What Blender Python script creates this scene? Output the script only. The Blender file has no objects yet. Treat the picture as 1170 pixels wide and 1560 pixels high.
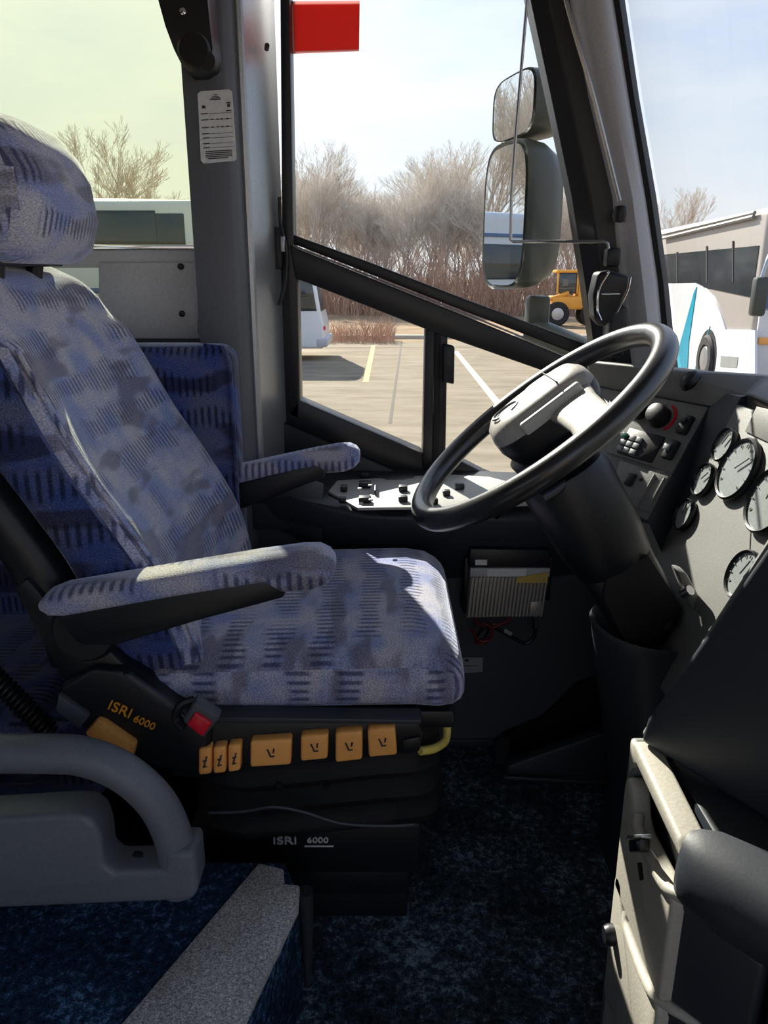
import bpy, bmesh, math, random
from mathutils import Vector, Matrix
random.seed(7)
R = math.radians
C = bpy.context.scene.collection
SC = bpy.context.scene

# ------------------------------------------------------------------ camera
FPX, W_, H_ = 1172.0, 1170.0, 1560.0
PITCH = math.atan(0.309)
CAM = Vector((0.0, 0.0, 1.0))
cd = bpy.data.cameras.new('camera'); cam = bpy.data.objects.new('camera', cd); C.objects.link(cam)
cam.location = CAM; cam.rotation_euler = (R(90) - PITCH, 0, 0)
cd.sensor_fit = 'VERTICAL'; cd.sensor_height = 36.0; cd.lens = 36.0 * FPX / H_
cd.clip_start = 0.02; cd.clip_end = 2000
SC.camera = cam

# ------------------------------------------------------------------ sky, sun, exposure
SUN = Vector((-0.30, 0.80, 0.52)).normalized()
w = bpy.data.worlds.new('sky'); SC.world = w; w.use_nodes = True
nt = w.node_tree; nt.nodes.clear()
def N(t, kind, **kw):
    n = t.nodes.new(kind)
    for k, v in kw.items(): setattr(n, k, v)
    return n
tc = N(nt, 'ShaderNodeTexCoord'); sp = N(nt, 'ShaderNodeSeparateXYZ'); nt.links.new(tc.outputs['Generated'], sp.inputs[0])
rp = N(nt, 'ShaderNodeValToRGB'); nt.links.new(sp.outputs['Z'], rp.inputs[0])
e = rp.color_ramp.elements
e[0].position = 0.0; e[0].color = (0.93, 0.95, 0.98, 1)
e[1].position = 0.75; e[1].color = (0.26, 0.43, 0.82, 1)
x_ = e.new(0.12); x_.color = (0.74, 0.83, 0.95, 1)
x_ = e.new(0.30); x_.color = (0.47, 0.61, 0.90, 1)
dp = N(nt, 'ShaderNodeVectorMath', operation='DOT_PRODUCT'); dp.inputs[1].default_value = SUN
nt.links.new(tc.outputs['Generated'], dp.inputs[0])
mx0 = N(nt, 'ShaderNodeMath', operation='MAXIMUM'); mx0.inputs[1].default_value = 0.0; nt.links.new(dp.outputs['Value'], mx0.inputs[0])
pw = N(nt, 'ShaderNodeMath', operation='POWER'); pw.inputs[1].default_value = 7.0; nt.links.new(mx0.outputs[0], pw.inputs[0])
mp = N(nt, 'ShaderNodeMapping'); mp.inputs['Scale'].default_value = (1.5, 1.5, 5.0); nt.links.new(tc.outputs['Generated'], mp.inputs[0])
nz = N(nt, 'ShaderNodeTexNoise'); nz.inputs['Scale'].default_value = 1.7; nz.inputs['Detail'].default_value = 6; nz.inputs['Roughness'].default_value = .55
nt.links.new(mp.outputs[0], nz.inputs[0])
cr = N(nt, 'ShaderNodeMapRange'); cr.inputs['From Min'].default_value = .42; cr.inputs['From Max'].default_value = .72; cr.inputs['To Max'].default_value = .75
nt.links.new(nz.outputs['Fac'], cr.inputs[0])
m1 = N(nt, 'ShaderNodeMix', data_type='RGBA'); nt.links.new(cr.outputs[0], m1.inputs[0]); nt.links.new(rp.outputs[0], m1.inputs[6]); m1.inputs[7].default_value = (.93, .95, .98, 1)
gl = N(nt, 'ShaderNodeMix', data_type='RGBA', blend_type='ADD'); gl.inputs[0].default_value = 1
gs = N(nt, 'ShaderNodeVectorMath', operation='SCALE'); gs.inputs[0].default_value = (.85, .81, .73); nt.links.new(pw.outputs[0], gs.inputs['Scale'])
nt.links.new(m1.outputs[2], gl.inputs[6]); nt.links.new(gs.outputs[0], gl.inputs[7])
bg = N(nt, 'ShaderNodeBackground'); bg.inputs['Strength'].default_value = 1.0; nt.links.new(gl.outputs[2], bg.inputs[0])
wo = N(nt, 'ShaderNodeOutputWorld'); nt.links.new(bg.outputs[0], wo.inputs[0])
sd = bpy.data.lights.new('sun', 'SUN'); sd.energy = 11.0; sd.angle = R(0.6); sd.color = (1.0, .93, .82)
so = bpy.data.objects.new('sun', sd); C.objects.link(so); so.rotation_euler = SUN.to_track_quat('Z', 'Y').to_euler()
SC.view_settings.view_transform = 'Standard'; SC.view_settings.look = 'None'
SC.view_settings.gamma = 1.0; SC.view_settings.exposure = 0.0; SC.view_settings.use_curve_mapping = False

# ------------------------------------------------------------------ measuring: a photograph pixel on a known world plane
cp, sn = math.cos(PITCH), math.sin(PITCH)
def ray(u, v):
    X, Y = (u - W_/2)/FPX, (H_/2 - v)/FPX
    return Vector((X, cp + Y*sn, -sn + Y*cp))
def at(u, v, x=None, y=None, z=None):
    d = ray(u, v)
    t = x/d.x if x is not None else (y/d.y if y is not None else (z - CAM.z)/d.z)
    return CAM + d*t
def onp(u, v, p0, n):
    d = ray(u, v); return CAM + d*((p0 - CAM).dot(n)/d.dot(n))

# ------------------------------------------------------------------ materials
def lin(r, g, b):
    f = lambda c: (c/255/12.92 if c/255 <= .04045 else ((c/255 + .055)/1.055)**2.4)
    return (f(r), f(g), f(b), 1)
def base_mat(name):
    m = bpy.data.materials.new(name); m.use_nodes = True
    t = m.node_tree; return m, t, t.nodes['Principled BSDF']
def plastic(name, col, rough=.5, var=.12, scale=220, bump=.08, metal=0, spec=.5, dirt=0):
    m, t, b = base_mat(name)
    b.inputs['Roughness'].default_value = rough; b.inputs['Metallic'].default_value = metal; b.inputs['Specular IOR Level'].default_value = spec
    c = N(t, 'ShaderNodeTexCoord')
    n = N(t, 'ShaderNodeTexNoise'); n.inputs['Scale'].default_value = scale; n.inputs['Detail'].default_value = 3; t.links.new(c.outputs['Object'], n.inputs[0])
    n2 = N(t, 'ShaderNodeTexNoise'); n2.inputs['Scale'].default_value = 5; n2.inputs['Detail'].default_value = 5; t.links.new(c.outputs['Object'], n2.inputs[0])
    ad = N(t, 'ShaderNodeMath', operation='ADD'); t.links.new(n.outputs['Fac'], ad.inputs[0]); t.links.new(n2.outputs['Fac'], ad.inputs[1])
    mr = N(t, 'ShaderNodeMapRange'); mr.inputs['From Min'].default_value = .7; mr.inputs['From Max'].default_value = 1.3
    mr.inputs['To Min'].default_value = 1 - var; mr.inputs['To Max'].default_value = 1 + var; t.links.new(ad.outputs[0], mr.inputs[0])
    s = N(t, 'ShaderNodeVectorMath', operation='SCALE'); s.inputs[0].default_value = col[:3]; t.links.new(mr.outputs[0], s.inputs['Scale'])
    t.links.new(s.outputs[0], b.inputs['Base Color'])
    if bump:
        bp = N(t, 'ShaderNodeBump'); bp.inputs['Strength'].default_value = bump; bp.inputs['Distance'].default_value = .002
        t.links.new(n.outputs['Fac'], bp.inputs['Height']); t.links.new(bp.outputs[0], b.inputs['Normal'])
    return m
def mathn(t, op, a, b=None, c=None):
    n = N(t, 'ShaderNodeMath', operation=op)
    for i, v in enumerate((a, b, c)):
        if v is None: continue
        if isinstance(v, (int, float)): n.inputs[i].default_value = v
        else: t.links.new(v, n.inputs[i])
    return n.outputs[0]
def mixc(t, f, a, b):
    n = N(t, 'ShaderNodeMix', data_type='RGBA')
    for i, v in ((0, f), (6, a), (7, b)):
        if isinstance(v, (tuple, int, float)): n.inputs[i].default_value = v
        else: t.links.new(v, n.inputs[i])
    return n.outputs[2]
def fabric(name, light, blue, stroke, patch, blue_amt=.5):
    """moquette: rows of short strokes, dark patches and mottled pile; the UV map is in metres"""
    m, t, b = base_mat(name)
    uv = N(t, 'ShaderNodeUVMap'); sp = N(t, 'ShaderNodeSeparateXYZ'); t.links.new(uv.outputs[0], sp.inputs[0])
    wob = N(t, 'ShaderNodeTexNoise'); wob.inputs['Scale'].default_value = 9; t.links.new(uv.outputs[0], wob.inputs[0])
    U, V = sp.outputs['X'], mathn(t, 'ADD', sp.outputs['Y'], mathn(t, 'MULTIPLY', wob.outputs['Fac'], .035))
    row = mathn(t, 'FLOOR', mathn(t, 'DIVIDE', V, .062)); vf = mathn(t, 'FRACT', mathn(t, 'DIVIDE', V, .062))
    us = mathn(t, 'ADD', U, mathn(t, 'MULTIPLY', row, .0371))
    cb = N(t, 'ShaderNodeCombineXYZ'); t.links.new(mathn(t, 'MULTIPLY', us, 7), cb.inputs[0]); t.links.new(mathn(t, 'MULTIPLY', row, 3.71), cb.inputs[1])
    bn = N(t, 'ShaderNodeTexNoise'); bn.inputs['Scale'].default_value = 1; bn.inputs['Detail'].default_value = 0; t.links.new(cb.outputs[0], bn.inputs[0])
    bmr = N(t, 'ShaderNodeMapRange'); bmr.inputs['From Min'].default_value = .36; bmr.inputs['From Max'].default_value = .44; t.links.new(bn.outputs['Fac'], bmr.inputs[0]); block = bmr.outputs[0]
    fade = N(t, 'ShaderNodeTexNoise'); fade.inputs['Scale'].default_value = 16; t.links.new(uv.outputs[0], fade.inputs[0])
    vj = mathn(t, 'ADD', vf, mathn(t, 'MULTIPLY', mathn(t, 'SUBTRACT', fade.outputs['Fac'], .5), .7))
    ra_ = N(t, 'ShaderNodeMapRange'); ra_.inputs['From Min'].default_value = .10; ra_.inputs['From Max'].default_value = .24; t.links.new(vj, ra_.inputs[0])
    rb_ = N(t, 'ShaderNodeMapRange'); rb_.inputs['From Min'].default_value = .74; rb_.inputs['From Max'].default_value = .60; t.links.new(vj, rb_.inputs[0])
    inrow = mathn(t, 'MULTIPLY', ra_.outputs[0], rb_.outputs[0])
    stripe = mathn(t, 'ADD', mathn(t, 'MULTIPLY', mathn(t, 'SINE', mathn(t, 'MULTIPLY', us, 2*math.pi/.0125)), .9), .35)
    stripe = mathn(t, 'MINIMUM', mathn(t, 'MAXIMUM', stripe, 0.0), 1.0)
    stroke_f = mathn(t, 'MULTIPLY', mathn(t, 'MULTIPLY', block, inrow), mathn(t, 'MULTIPLY', stripe, .75))
    mp = N(t, 'ShaderNodeMapping'); mp.inputs['Scale'].default_value = (6, 19, 9); t.links.new(uv.outputs[0], mp.inputs[0])
    pn = N(t, 'ShaderNodeTexNoise'); pn.inputs['Scale'].default_value = 1; pn.inputs['Detail'].default_value = 2; t.links.new(mp.outputs[0], pn.inputs[0])
    pf = N(t, 'ShaderNodeMapRange'); pf.inputs['From Min'].default_value = .53; pf.inputs['From Max'].default_value = .60; pf.inputs['To Max'].default_value = .7; t.links.new(pn.outputs['Fac'], pf.inputs[0])
    b2 = N(t, 'ShaderNodeTexNoise'); b2.inputs['Scale'].default_value = 14; b2.inputs['Detail'].default_value = 4; t.links.new(uv.outputs[0], b2.inputs[0])
    bf = N(t, 'ShaderNodeMapRange'); bf.inputs['From Min'].default_value = .40; bf.inputs['From Max'].default_value = .60; bf.inputs['To Max'].default_value = blue_amt; t.links.new(b2.outputs['Fac'], bf.inputs[0])
    fn = N(t, 'ShaderNodeTexNoise'); fn.inputs['Scale'].default_value = 420; fn.inputs['Detail'].default_value = 2; t.links.new(uv.outputs[0], fn.inputs[0])
    c = mixc(t, bf.outputs[0], light, blue); c = mixc(t, pf.outputs[0], c, patch); c = mixc(t, stroke_f, c, stroke)
    g = N(t, 'ShaderNodeMapRange'); g.inputs['From Min'].default_value = .3; g.inputs['From Max'].default_value = .7; g.inputs['To Min'].default_value = .6; g.inputs['To Max'].default_value = 1.4; t.links.new(fn.outputs['Fac'], g.inputs[0])
    s = N(t, 'ShaderNodeVectorMath', operation='SCALE'); t.links.new(c, s.inputs[0]); t.links.new(g.outputs[0], s.inputs['Scale'])
    t.links.new(s.outputs[0], b.inputs['Base Color']); b.inputs['Roughness'].default_value = .95; b.inputs['Specular IOR Level'].default_value = .1
    b.inputs['Sheen Weight'].default_value = 1.0; b.inputs['Sheen Roughness'].default_value = .3; b.inputs['Sheen Tint'].default_value = (.8, .85, 1, 1)
    bp = N(t, 'ShaderNodeBump'); bp.inputs['Strength'].default_value = .35; bp.inputs['Distance'].default_value = .003
    hh = mathn(t, 'SUBTRACT', fn.outputs['Fac'], mathn(t, 'MULTIPLY', stroke_f, .5)); t.links.new(hh, bp.inputs['Height']); t.links.new(bp.outputs[0], b.inputs['Normal'])
    return m
def carpet(name, dark, mid, fleck, sc=90):
    m, t, b = base_mat(name); c = N(t, 'ShaderNodeTexCoord')
    n1 = N(t, 'ShaderNodeTexNoise'); n1.inputs['Scale'].default_value = sc; n1.inputs['Detail'].default_value = 4; n1.inputs['Roughness'].default_value = .75; t.links.new(c.outputs['Object'], n1.inputs[0])
    n2 = N(t, 'ShaderNodeTexNoise'); n2.inputs['Scale'].default_value = 9; n2.inputs['Detail'].default_value = 4; t.links.new(c.outputs['Object'], n2.inputs[0])
    n3 = N(t, 'ShaderNodeTexNoise'); n3.inputs['Scale'].default_value = 500; n3.inputs['Detail'].default_value = 1; t.links.new(c.outputs['Object'], n3.inputs[0])
    s = mathn(t, 'ADD', mathn(t, 'MULTIPLY', n1.outputs['Fac'], .7), mathn(t, 'MULTIPLY', n2.outputs['Fac'], .3))
    r = N(t, 'ShaderNodeValToRGB'); t.links.new(s, r.inputs[0]); e = r.color_ramp.elements
    e[0].position = .40; e[0].color = dark; e[1].position = .66; e[1].color = fleck
    q = e.new(.53); q.color = mid
    g = N(t, 'ShaderNodeMapRange'); g.inputs['From Min'].default_value = .3; g.inputs['From Max'].default_value = .7; g.inputs['To Min'].default_value = .5; g.inputs['To Max'].default_value = 1.5; t.links.new(n3.outputs['Fac'], g.inputs[0])
    k = N(t, 'ShaderNodeVectorMath', operation='SCALE'); t.links.new(r.outputs[0], k.inputs[0]); t.links.new(g.outputs[0], k.inputs['Scale'])
    t.links.new(k.outputs[0], b.inputs['Base Color']); b.inputs['Roughness'].default_value = 1; b.inputs['Specular IOR Level'].default_value = .05
    bp = N(t, 'ShaderNodeBump'); bp.inputs['Strength'].default_value = .6; bp.inputs['Distance'].default_value = .004
    t.links.new(n3.outputs['Fac'], bp.inputs['Height']); t.links.new(bp.outputs[0], b.inputs['Normal'])
    return m
def glass(name, tint, refl=.06):
    m = bpy.data.materials.new(name); m.use_nodes = True; t = m.node_tree; t.nodes.clear()
    tr = N(t, 'ShaderNodeBsdfTransparent'); tr.inputs[0].default_value = tint
    g = N(t, 'ShaderNodeBsdfGlossy'); g.inputs['Roughness'].default_value = .02
    lw = N(t, 'ShaderNodeFresnel'); lw.inputs['IOR'].default_value = 1.3
    f = mathn(t, 'MULTIPLY', lw.outputs[0], refl/.06*.6)
    mx = N(t, 'ShaderNodeMixShader'); t.links.new(f, mx.inputs[0]); t.links.new(tr.outputs[0], mx.inputs[1]); t.links.new(g.outputs[0], mx.inputs[2])
    o = N(t, 'ShaderNodeOutputMaterial'); t.links.new(mx.outputs[0], o.inputs[0]); return m
def ground_mat(name, a, b_, c_, sc):
    m, t, b = base_mat(name); c = N(t, 'ShaderNodeTexCoord')
    mp = N(t, 'ShaderNodeMapping'); mp.inputs['Scale'].default_value = (.35, 1, 1); t.links.new(c.outputs['Object'], mp.inputs[0])
    n1 = N(t, 'ShaderNodeTexNoise'); n1.inputs['Scale'].default_value = sc; n1.inputs['Detail'].default_value = 8; n1.inputs['Roughness'].default_value = .7; t.links.new(mp.outputs[0], n1.inputs[0])
    r = N(t, 'ShaderNodeValToRGB'); t.links.new(n1.outputs['Fac'], r.inputs[0]); e = r.color_ramp.elements
    e[0].position = .3; e[0].color = a; e[1].position = .72; e[1].color = c_; q = e.new(.5); q.color = b_
    t.links.new(r.outputs[0], b.inputs['Base Color']); b.inputs['Roughness'].default_value = .95; b.inputs['Specular IOR Level'].default_value = .1
    return m
M = {}
M['fabric'] = fabric('seat moquette', lin(192, 189, 201), lin(134, 148, 200), lin(54, 60, 98), lin(112, 107, 120), .85)
M['fabric_dark'] = fabric('shaded moquette', lin(96, 102, 132), lin(58, 76, 140), lin(22, 26, 46), lin(40, 40, 56), .85)
M['carpet'] = carpet('navy carpet', lin(30, 40, 50), lin(62, 78, 94), lin(140, 166, 188))
M['carpet_blue'] = carpet('blue fleck carpet', lin(24, 36, 52), lin(44, 66, 94), lin(112, 152, 200))
M['nosing'] = carpet('grey speckled nosing', lin(176, 176, 178), lin(206, 206, 210), lin(240, 240, 244), 200)
M['black'] = plastic('black plastic', lin(22, 25, 31), .42)
M['black_matte'] = plastic('matte black rubber', lin(15, 16, 20), .7)
M['frame'] = plastic('black window frame', lin(24, 26, 32), .38, bump=.03)
M['deep'] = plastic('dark recess', lin(7, 8, 10), .9)
M['dash'] = plastic('grey dash plastic', lin(124, 124, 122), .5, var=.1, scale=300, bump=.15)
M['dash_dark'] = plastic('charcoal plastic', lin(50, 55, 63), .48, scale=300, bump=.05)
M['panel'] = plastic('grey wall panel', lin(74, 79, 86), .55, scale=300, bump=.1)
M['wall'] = plastic('charcoal wall lining', lin(66, 71, 78), .6, scale=300, bump=.12)
M['pillar'] = plastic('grey pillar trim', lin(96, 99, 106), .5, scale=300, bump=.06)
M['trimgrey'] = plastic('light grey pillar cover', lin(178, 177, 182), .45, bump=.04)
M['alu'] = plastic('brushed aluminium', lin(178, 182, 188), .38, metal=.75, bump=.03)
M['plate'] = plastic('painted metal plate', lin(186, 188, 196), .45, bump=.03)
M['rail'] = plastic('moulded grey handrail plastic', lin(112, 117, 126), .45, scale=260, bump=.08)
M['switchplate'] = plastic('light grey switch plate', lin(190, 190, 186), .5, bump=.05)
M['cabinet_lit'] = plastic('sunlit cabinet plastic', lin(188, 184, 172), .5, scale=260, bump=.15)  # sunlight put into the colour; the cabinet's shaded side uses charcoal instead
M['orange'] = plastic('orange plastic', lin(255, 180, 98), .4, bump=.03)
M['red'] = plastic('red button plastic', lin(215, 20, 45), .35, bump=0)
M['yellow'] = plastic('yellow painted bar', lin(240, 218, 110), .4, bump=0)
M['wheel'] = plastic('worn black leather grip', lin(40, 41, 44), .30, spec=.8, bump=.06)
M['hub'] = plastic('grey wheel hub plastic', lin(176, 173, 167), .45, bump=.1)
M['chrome'] = plastic('chrome', lin(220, 222, 226), .12, metal=1, bump=0)
M['steel'] = plastic('thin steel rod', lin(180, 182, 186), .25, metal=.9, bump=0)
M['white'] = plastic('white sticker', lin(228, 230, 232), .5, bump=0)
M['ink'] = plastic('dark print', lin(50, 54, 62), .7, bump=0)
M['gold'] = plastic('orange print', lin(240, 160, 40), .5, bump=0)
M['fin'] = plastic('cast heatsink', lin(170, 168, 164), .4, metal=.4, bump=.03)
M['dial'] = plastic('gauge face', lin(150, 156, 156), .25, bump=0, spec=.7)
M['lcd'] = plastic('green display', lin(30, 84, 76), .2, bump=0)
M['button'] = plastic('pale button', lin(150, 156, 158), .4, bump=0)
M['wire_red'] = plastic('red wire', lin(104, 20, 28), .4, bump=0)
M['wire_black'] = plastic('black wire', lin(12, 12, 14), .4, bump=0)
M['glass'] = glass('clear glass', (.97, .985, .975, 1))
M['tint'] = glass('tinted glass', (.83, .845, .70, 1))
M['mirror'] = plastic('mirror glass', lin(225, 230, 232), .01, var=0, metal=1, bump=0)
M['mirror_shell'] = plastic('dark mirror shell', lin(64, 70, 66), .4, bump=.05)
M['asphalt'] = ground_mat('pale worn asphalt', lin(122, 110, 94), lin(142, 130, 112), lin(160, 148, 130), 1.6)
M['grass'] = ground_mat('dry grass', lin(122, 96, 74), lin(150, 128, 102), lin(166, 148, 122), 2.2)
M['joint'] = plastic('dark pavement joint', lin(88, 80, 70), .9)
M['bark'] = plastic('grey bark', lin(190, 180, 172), .9, var=.25, scale=8)
M['twig'] = plastic('grey brown twigs', lin(212, 204, 194), .9, var=.2, scale=3)
M['brush'] = plastic('red brown brush', lin(182, 148, 128), .95, var=.35, scale=1.2)
M['coach_white'] = plastic('white coach paint', lin(226, 228, 232), .25, bump=0, var=.03)
M['coach_silver'] = plastic('silver coach paint', lin(176, 170, 164), .3, bump=0, var=.05)
M['coach_glass'] = plastic('dark coach glass', lin(40, 52, 58), .06, bump=0, spec=.9)
M['coach_blue'] = plastic('blue reflecting windscreen', lin(60, 100, 150), .08, bump=0, spec=.8)
M['teal'] = plastic('teal stripe paint', lin(0, 158, 190), .3, bump=0)
M['tyre'] = plastic('tyre rubber', lin(36, 36, 38), .8)
M['loader'] = plastic('orange yellow machine paint', lin(236, 164, 62), .5)
M['yellowline'] = plastic('faded yellow line', lin(206, 180, 96), .8)
M['whiteline'] = plastic('faded white line', lin(190, 184, 174), .8)
def film(name, a, b_):
    m, t, b = base_mat(name); b.inputs['Base Color'].default_value = a
    tl = N(t, 'ShaderNodeBsdfTranslucent'); tl.inputs[0].default_value = b_
    mx = N(t, 'ShaderNodeMixShader'); mx.inputs[0].default_value = .6
    o = t.nodes['Material Output']; t.links.new(b.outputs[0], mx.inputs[1]); t.links.new(tl.outputs[0], mx.inputs[2]); t.links.new(mx.outputs[0], o.inputs[0]); return m
M['palefilm'] = film('pale film edge', lin(240, 200, 196), lin(246, 200, 196))
def redfilm():
    m, t, b = base_mat('red translucent film'); b.inputs['Base Color'].default_value = lin(216, 70, 62); b.inputs['Roughness'].default_value = .4
    tl = N(t, 'ShaderNodeBsdfTranslucent'); tl.inputs[0].default_value = lin(226, 84, 74)
    n = N(t, 'ShaderNodeTexNoise'); n.inputs['Scale'].default_value = 60
    mx = N(t, 'ShaderNodeMixShader'); mx.inputs[0].default_value = .35
    o = t.nodes['Material Output']; t.links.new(b.outputs[0], mx.inputs[1]); t.links.new(tl.outputs[0], mx.inputs[2]); t.links.new(mx.outputs[0], o.inputs[0]); return m
M['redfilm'] = redfilm()

# ------------------------------------------------------------------ mesh helpers
def NB(): return bmesh.new()
def quad_poly(bm, pts, vec):
    a = [bm.verts.new(p) for p in pts]; b = [bm.verts.new(Vector(p) + Vector(vec)) for p in pts]; n = len(pts)
    fs = [bm.faces.new(a), bm.faces.new(b[::-1])]
    for i in range(n): fs.append(bm.faces.new((a[i], b[i], b[(i+1) % n], a[(i+1) % n])))
    return a + b
def bevel_all(bm, off, seg=2, ang=25):
    bmesh.ops.recalc_face_normals(bm, faces=bm.faces)
    es = [e for e in bm.edges if len(e.link_faces) == 2 and e.calc_face_angle(0) > R(ang)]
    if off > 0: bmesh.ops.bevel(bm, geom=es, offset=off, segments=seg, affect='EDGES', clamp_overlap=True, profile=.5)
def slab(pts, vec, bev=.004, seg=2):
    bm = NB(); quad_poly(bm, pts, vec); bevel_all(bm, bev, seg); return bm
def box(c, s, bev=.004, rot=None, seg=2):
    bm = NB(); bmesh.ops.create_cube(bm, size=1)
    bmesh.ops.scale(bm, vec=s, verts=bm.verts); bevel_all(bm, bev, seg)
    if rot is not None: bmesh.ops.transform(bm, matrix=rot.to_4x4(), verts=bm.verts)
    bmesh.ops.translate(bm, vec=c, verts=bm.verts); return bm
def join(*bms):
    out = NB()
    for b in bms:
        me = bpy.data.meshes.new('tmp'); b.to_mesh(me); out.from_mesh(me); bpy.data.meshes.remove(me); b.free()
    return out
def loft(rings, closed=True, caps=True):
    bm = NB(); vs = [[bm.verts.new(p) for p in r] for r in rings]; n = len(rings[0])
    for a, b in zip(vs, vs[1:]):
        for i in range(n if closed else n-1): bm.faces.new((a[i], a[(i+1) % n], b[(i+1) % n], b[i]))
    if caps and closed: bm.faces.new(vs[0][::-1]); bm.faces.new(vs[-1])
    bmesh.ops.recalc_face_normals(bm, faces=bm.faces); return bm
def frames(pts, closed=False):
    n = len(pts); out = []; up = None
    for i in range(n):
        a = pts[(i-1) % n] if (closed or i) else pts[i]; b = pts[(i+1) % n] if (closed or i < n-1) else pts[i]
        t = (b - a).normalized()
        if up is None:
            up = Vector((0, 0, 1)) if abs(t.z) < .9 else Vector((1, 0, 0))
        s = t.cross(up).normalized(); up = s.cross(t).normalized(); out.append((s, up))
    return out
def tube(pts, r, n=10, closed=False):
    pts = [Vector(p) for p in pts]; fr = frames(pts, closed); rs = r if isinstance(r, (list, tuple)) else [r]*len(pts)
    rings = [[p + s*math.cos(2*math.pi*k/n)*q + u*math.sin(2*math.pi*k/n)*q for k in range(n)] for p, (s, u), q in zip(pts, fr, rs)]
    if closed: rings.append(rings[0]); bm = loft(rings, True, False); bmesh.ops.remove_doubles(bm, verts=bm.verts, dist=1e-6); return bm
    return loft(rings)
def smooth_path(pts, k=6):
    pts = [Vector(p) for p in pts]; out = []
    P = [pts[0]*2 - pts[1]] + pts + [pts[-1]*2 - pts[-2]]
    for i in range(1, len(P)-2):
        for j in range(k):
            t = j/k; a, b, c, d = P[i-1], P[i], P[i+1], P[i+2]
            out.append(.5*((2*b) + (c-a)*t + (2*a-5*b+4*c-d)*t*t + (3*b-a-3*c+d)*t**3))
    return out + [pts[-1]]
def lathe(prof, mat4, n=32):
    """prof: (radius, height) along local z"""
    rings = [[mat4 @ Vector((max(r, 1e-4)*math.cos(2*math.pi*k/n), max(r, 1e-4)*math.sin(2*math.pi*k/n), h)) for k in range(n)] for r, h in prof]
    return loft(rings)
def axes(o, x, y, z):
    m = Matrix.Identity(4)
    for i, a in enumerate((x, y, z)): m.col[i][:3] = a
    m.translation = o; return m
def sup(a, b, n, e=3.0):
    out = []
    for k in range(n):
        t = 2*math.pi*k/n; c, s = math.cos(t), math.sin(t)
        out.append((a*math.copysign(abs(c)**(2/e), c), b*math.copysign(abs(s)**(2/e), s)))
    return out
ORG = {}
def finish(o, ang=38, uvf=None):
    me = o.data
    for p in me.polygons: p.use_smooth = True
    try: me.set_sharp_from_angle(angle=R(ang))
    except Exception: pass
def obj(name, bm, mat, parent=None, label=None, cat=None, group=None, kind=None, uvf=None, org=None, ang=38, smooth=True):
    bmesh.ops.recalc_face_normals(bm, faces=bm.faces)
    if uvf:
        L = bm.loops.layers.uv.new('UVMap'); bm.normal_update()
        for f in bm.faces:
            for l in f.loops: l[L].uv = uvf(l.vert.co, f.normal)
    if parent is not None: o0 = ORG[parent.name]
    else:
        if org is None:
            xs = [v.co for v in bm.verts]; org = Vector(((min(p.x for p in xs)+max(p.x for p in xs))/2, (min(p.y for p in xs)+max(p.y for p in xs))/2, min(p.z for p in xs)))
        o0 = Vector(org)
    bmesh.ops.translate(bm, vec=-o0, verts=bm.verts)
    me = bpy.data.meshes.new(name); bm.to_mesh(me); bm.free(); me.materials.append(M[mat] if isinstance(mat, str) else mat)
    o = bpy.data.objects.new(name, me); C.objects.link(o)
    if parent is not None: o.parent = parent
    else: o.location = o0
    ORG[o.name] = o0
    if smooth: finish(o, ang)
    tag(o, label, cat, group, kind); return o
def tag(o, label=None, cat=None, group=None, kind=None):
    for k, v in (('label', label), ('category', cat), ('group', group), ('kind', kind)):
        if v: o[k] = v
def thing(name, label, cat, loc, group=None):
    o = bpy.data.objects.new(name, None); C.objects.link(o); o.location = loc; o.empty_display_size = .1
    ORG[o.name] = Vector(loc); tag(o, label, cat, group); return o
def text_bm(s, size, mat4, depth=.0006, sx=1.0):
    cu = bpy.data.curves.new('t', 'FONT'); cu.body = s; cu.size = size; cu.extrude = depth; cu.align_x = 'CENTER'; cu.align_y = 'CENTER'
    o = bpy.data.objects.new('t', cu); C.objects.link(o); bpy.context.view_layer.update()
    me = bpy.data.meshes.new_from_object(o.evaluated_get(bpy.context.evaluated_depsgraph_get()))
    bm = NB(); bm.from_mesh(me); bpy.data.objects.remove(o); bpy.data.meshes.remove(me)
    bmesh.ops.transform(bm, matrix=mat4 @ Matrix.Diagonal((sx, 1, 1, 1)), verts=bm.verts); return bm
def ypoly(px, y): return [at(u, v, y=y) for u, v in px]
Y_ = Vector((0, 1, 0))

# ================================================================== the bus shell
def struct(name, bm, mat, parent=None, **k): return obj(name, bm, mat, parent, kind=None if parent else 'structure', **k)
WY = 1.68                                              # plane of the driver's window glass
floor = struct('floor', box((-.9, .55, -.02), (4.2, 2.1, .04), 0), 'carpet')
wl = struct('wall_left', join(box((-1.6, 1.60, .445), (2.7, .1, .91), .0),          # lining under the rear side window
                              box((.14, 1.53, .27), (.82, .1, .56), .0),           # lining beside the driver's feet
                              box((-1.65, 1.62, 1.72), (2.7, .1, .16), 0)), 'wall')
struct('baseboard_left', join(slab([at(560, 1140, y=1.475), at(752, 1137, y=1.475), at(752, 1126, y=1.475), at(560, 1129, y=1.475)], (0, .012, 0), .003)), 'dash_dark')
struct('ceiling', box((-1.0, .25, 1.83), (4.2, 3.0, .06), 0), 'trimgrey')
struct('unseen_wall_right', join(box((-1.9, -1.05, .4), (2.2, .08, .9), 0), box((-1.9, -1.05, 1.55), (2.2, .08, .5), 0), box((-.60, -1.05, .9), (.4, .08, 1.8), 0), box((.75, -1.05, .9), (.1, .08, 1.8), 0), box((0, -1.05, 1.74), (1.5, .08, .16), 0)), 'wall')  # unseen wall, its openings narrowed to cut light on the seat's near side
struct('wall_rear', box((-2.98, .25, .9), (.06, 2.7, 1.86), 0), 'wall')
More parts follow.
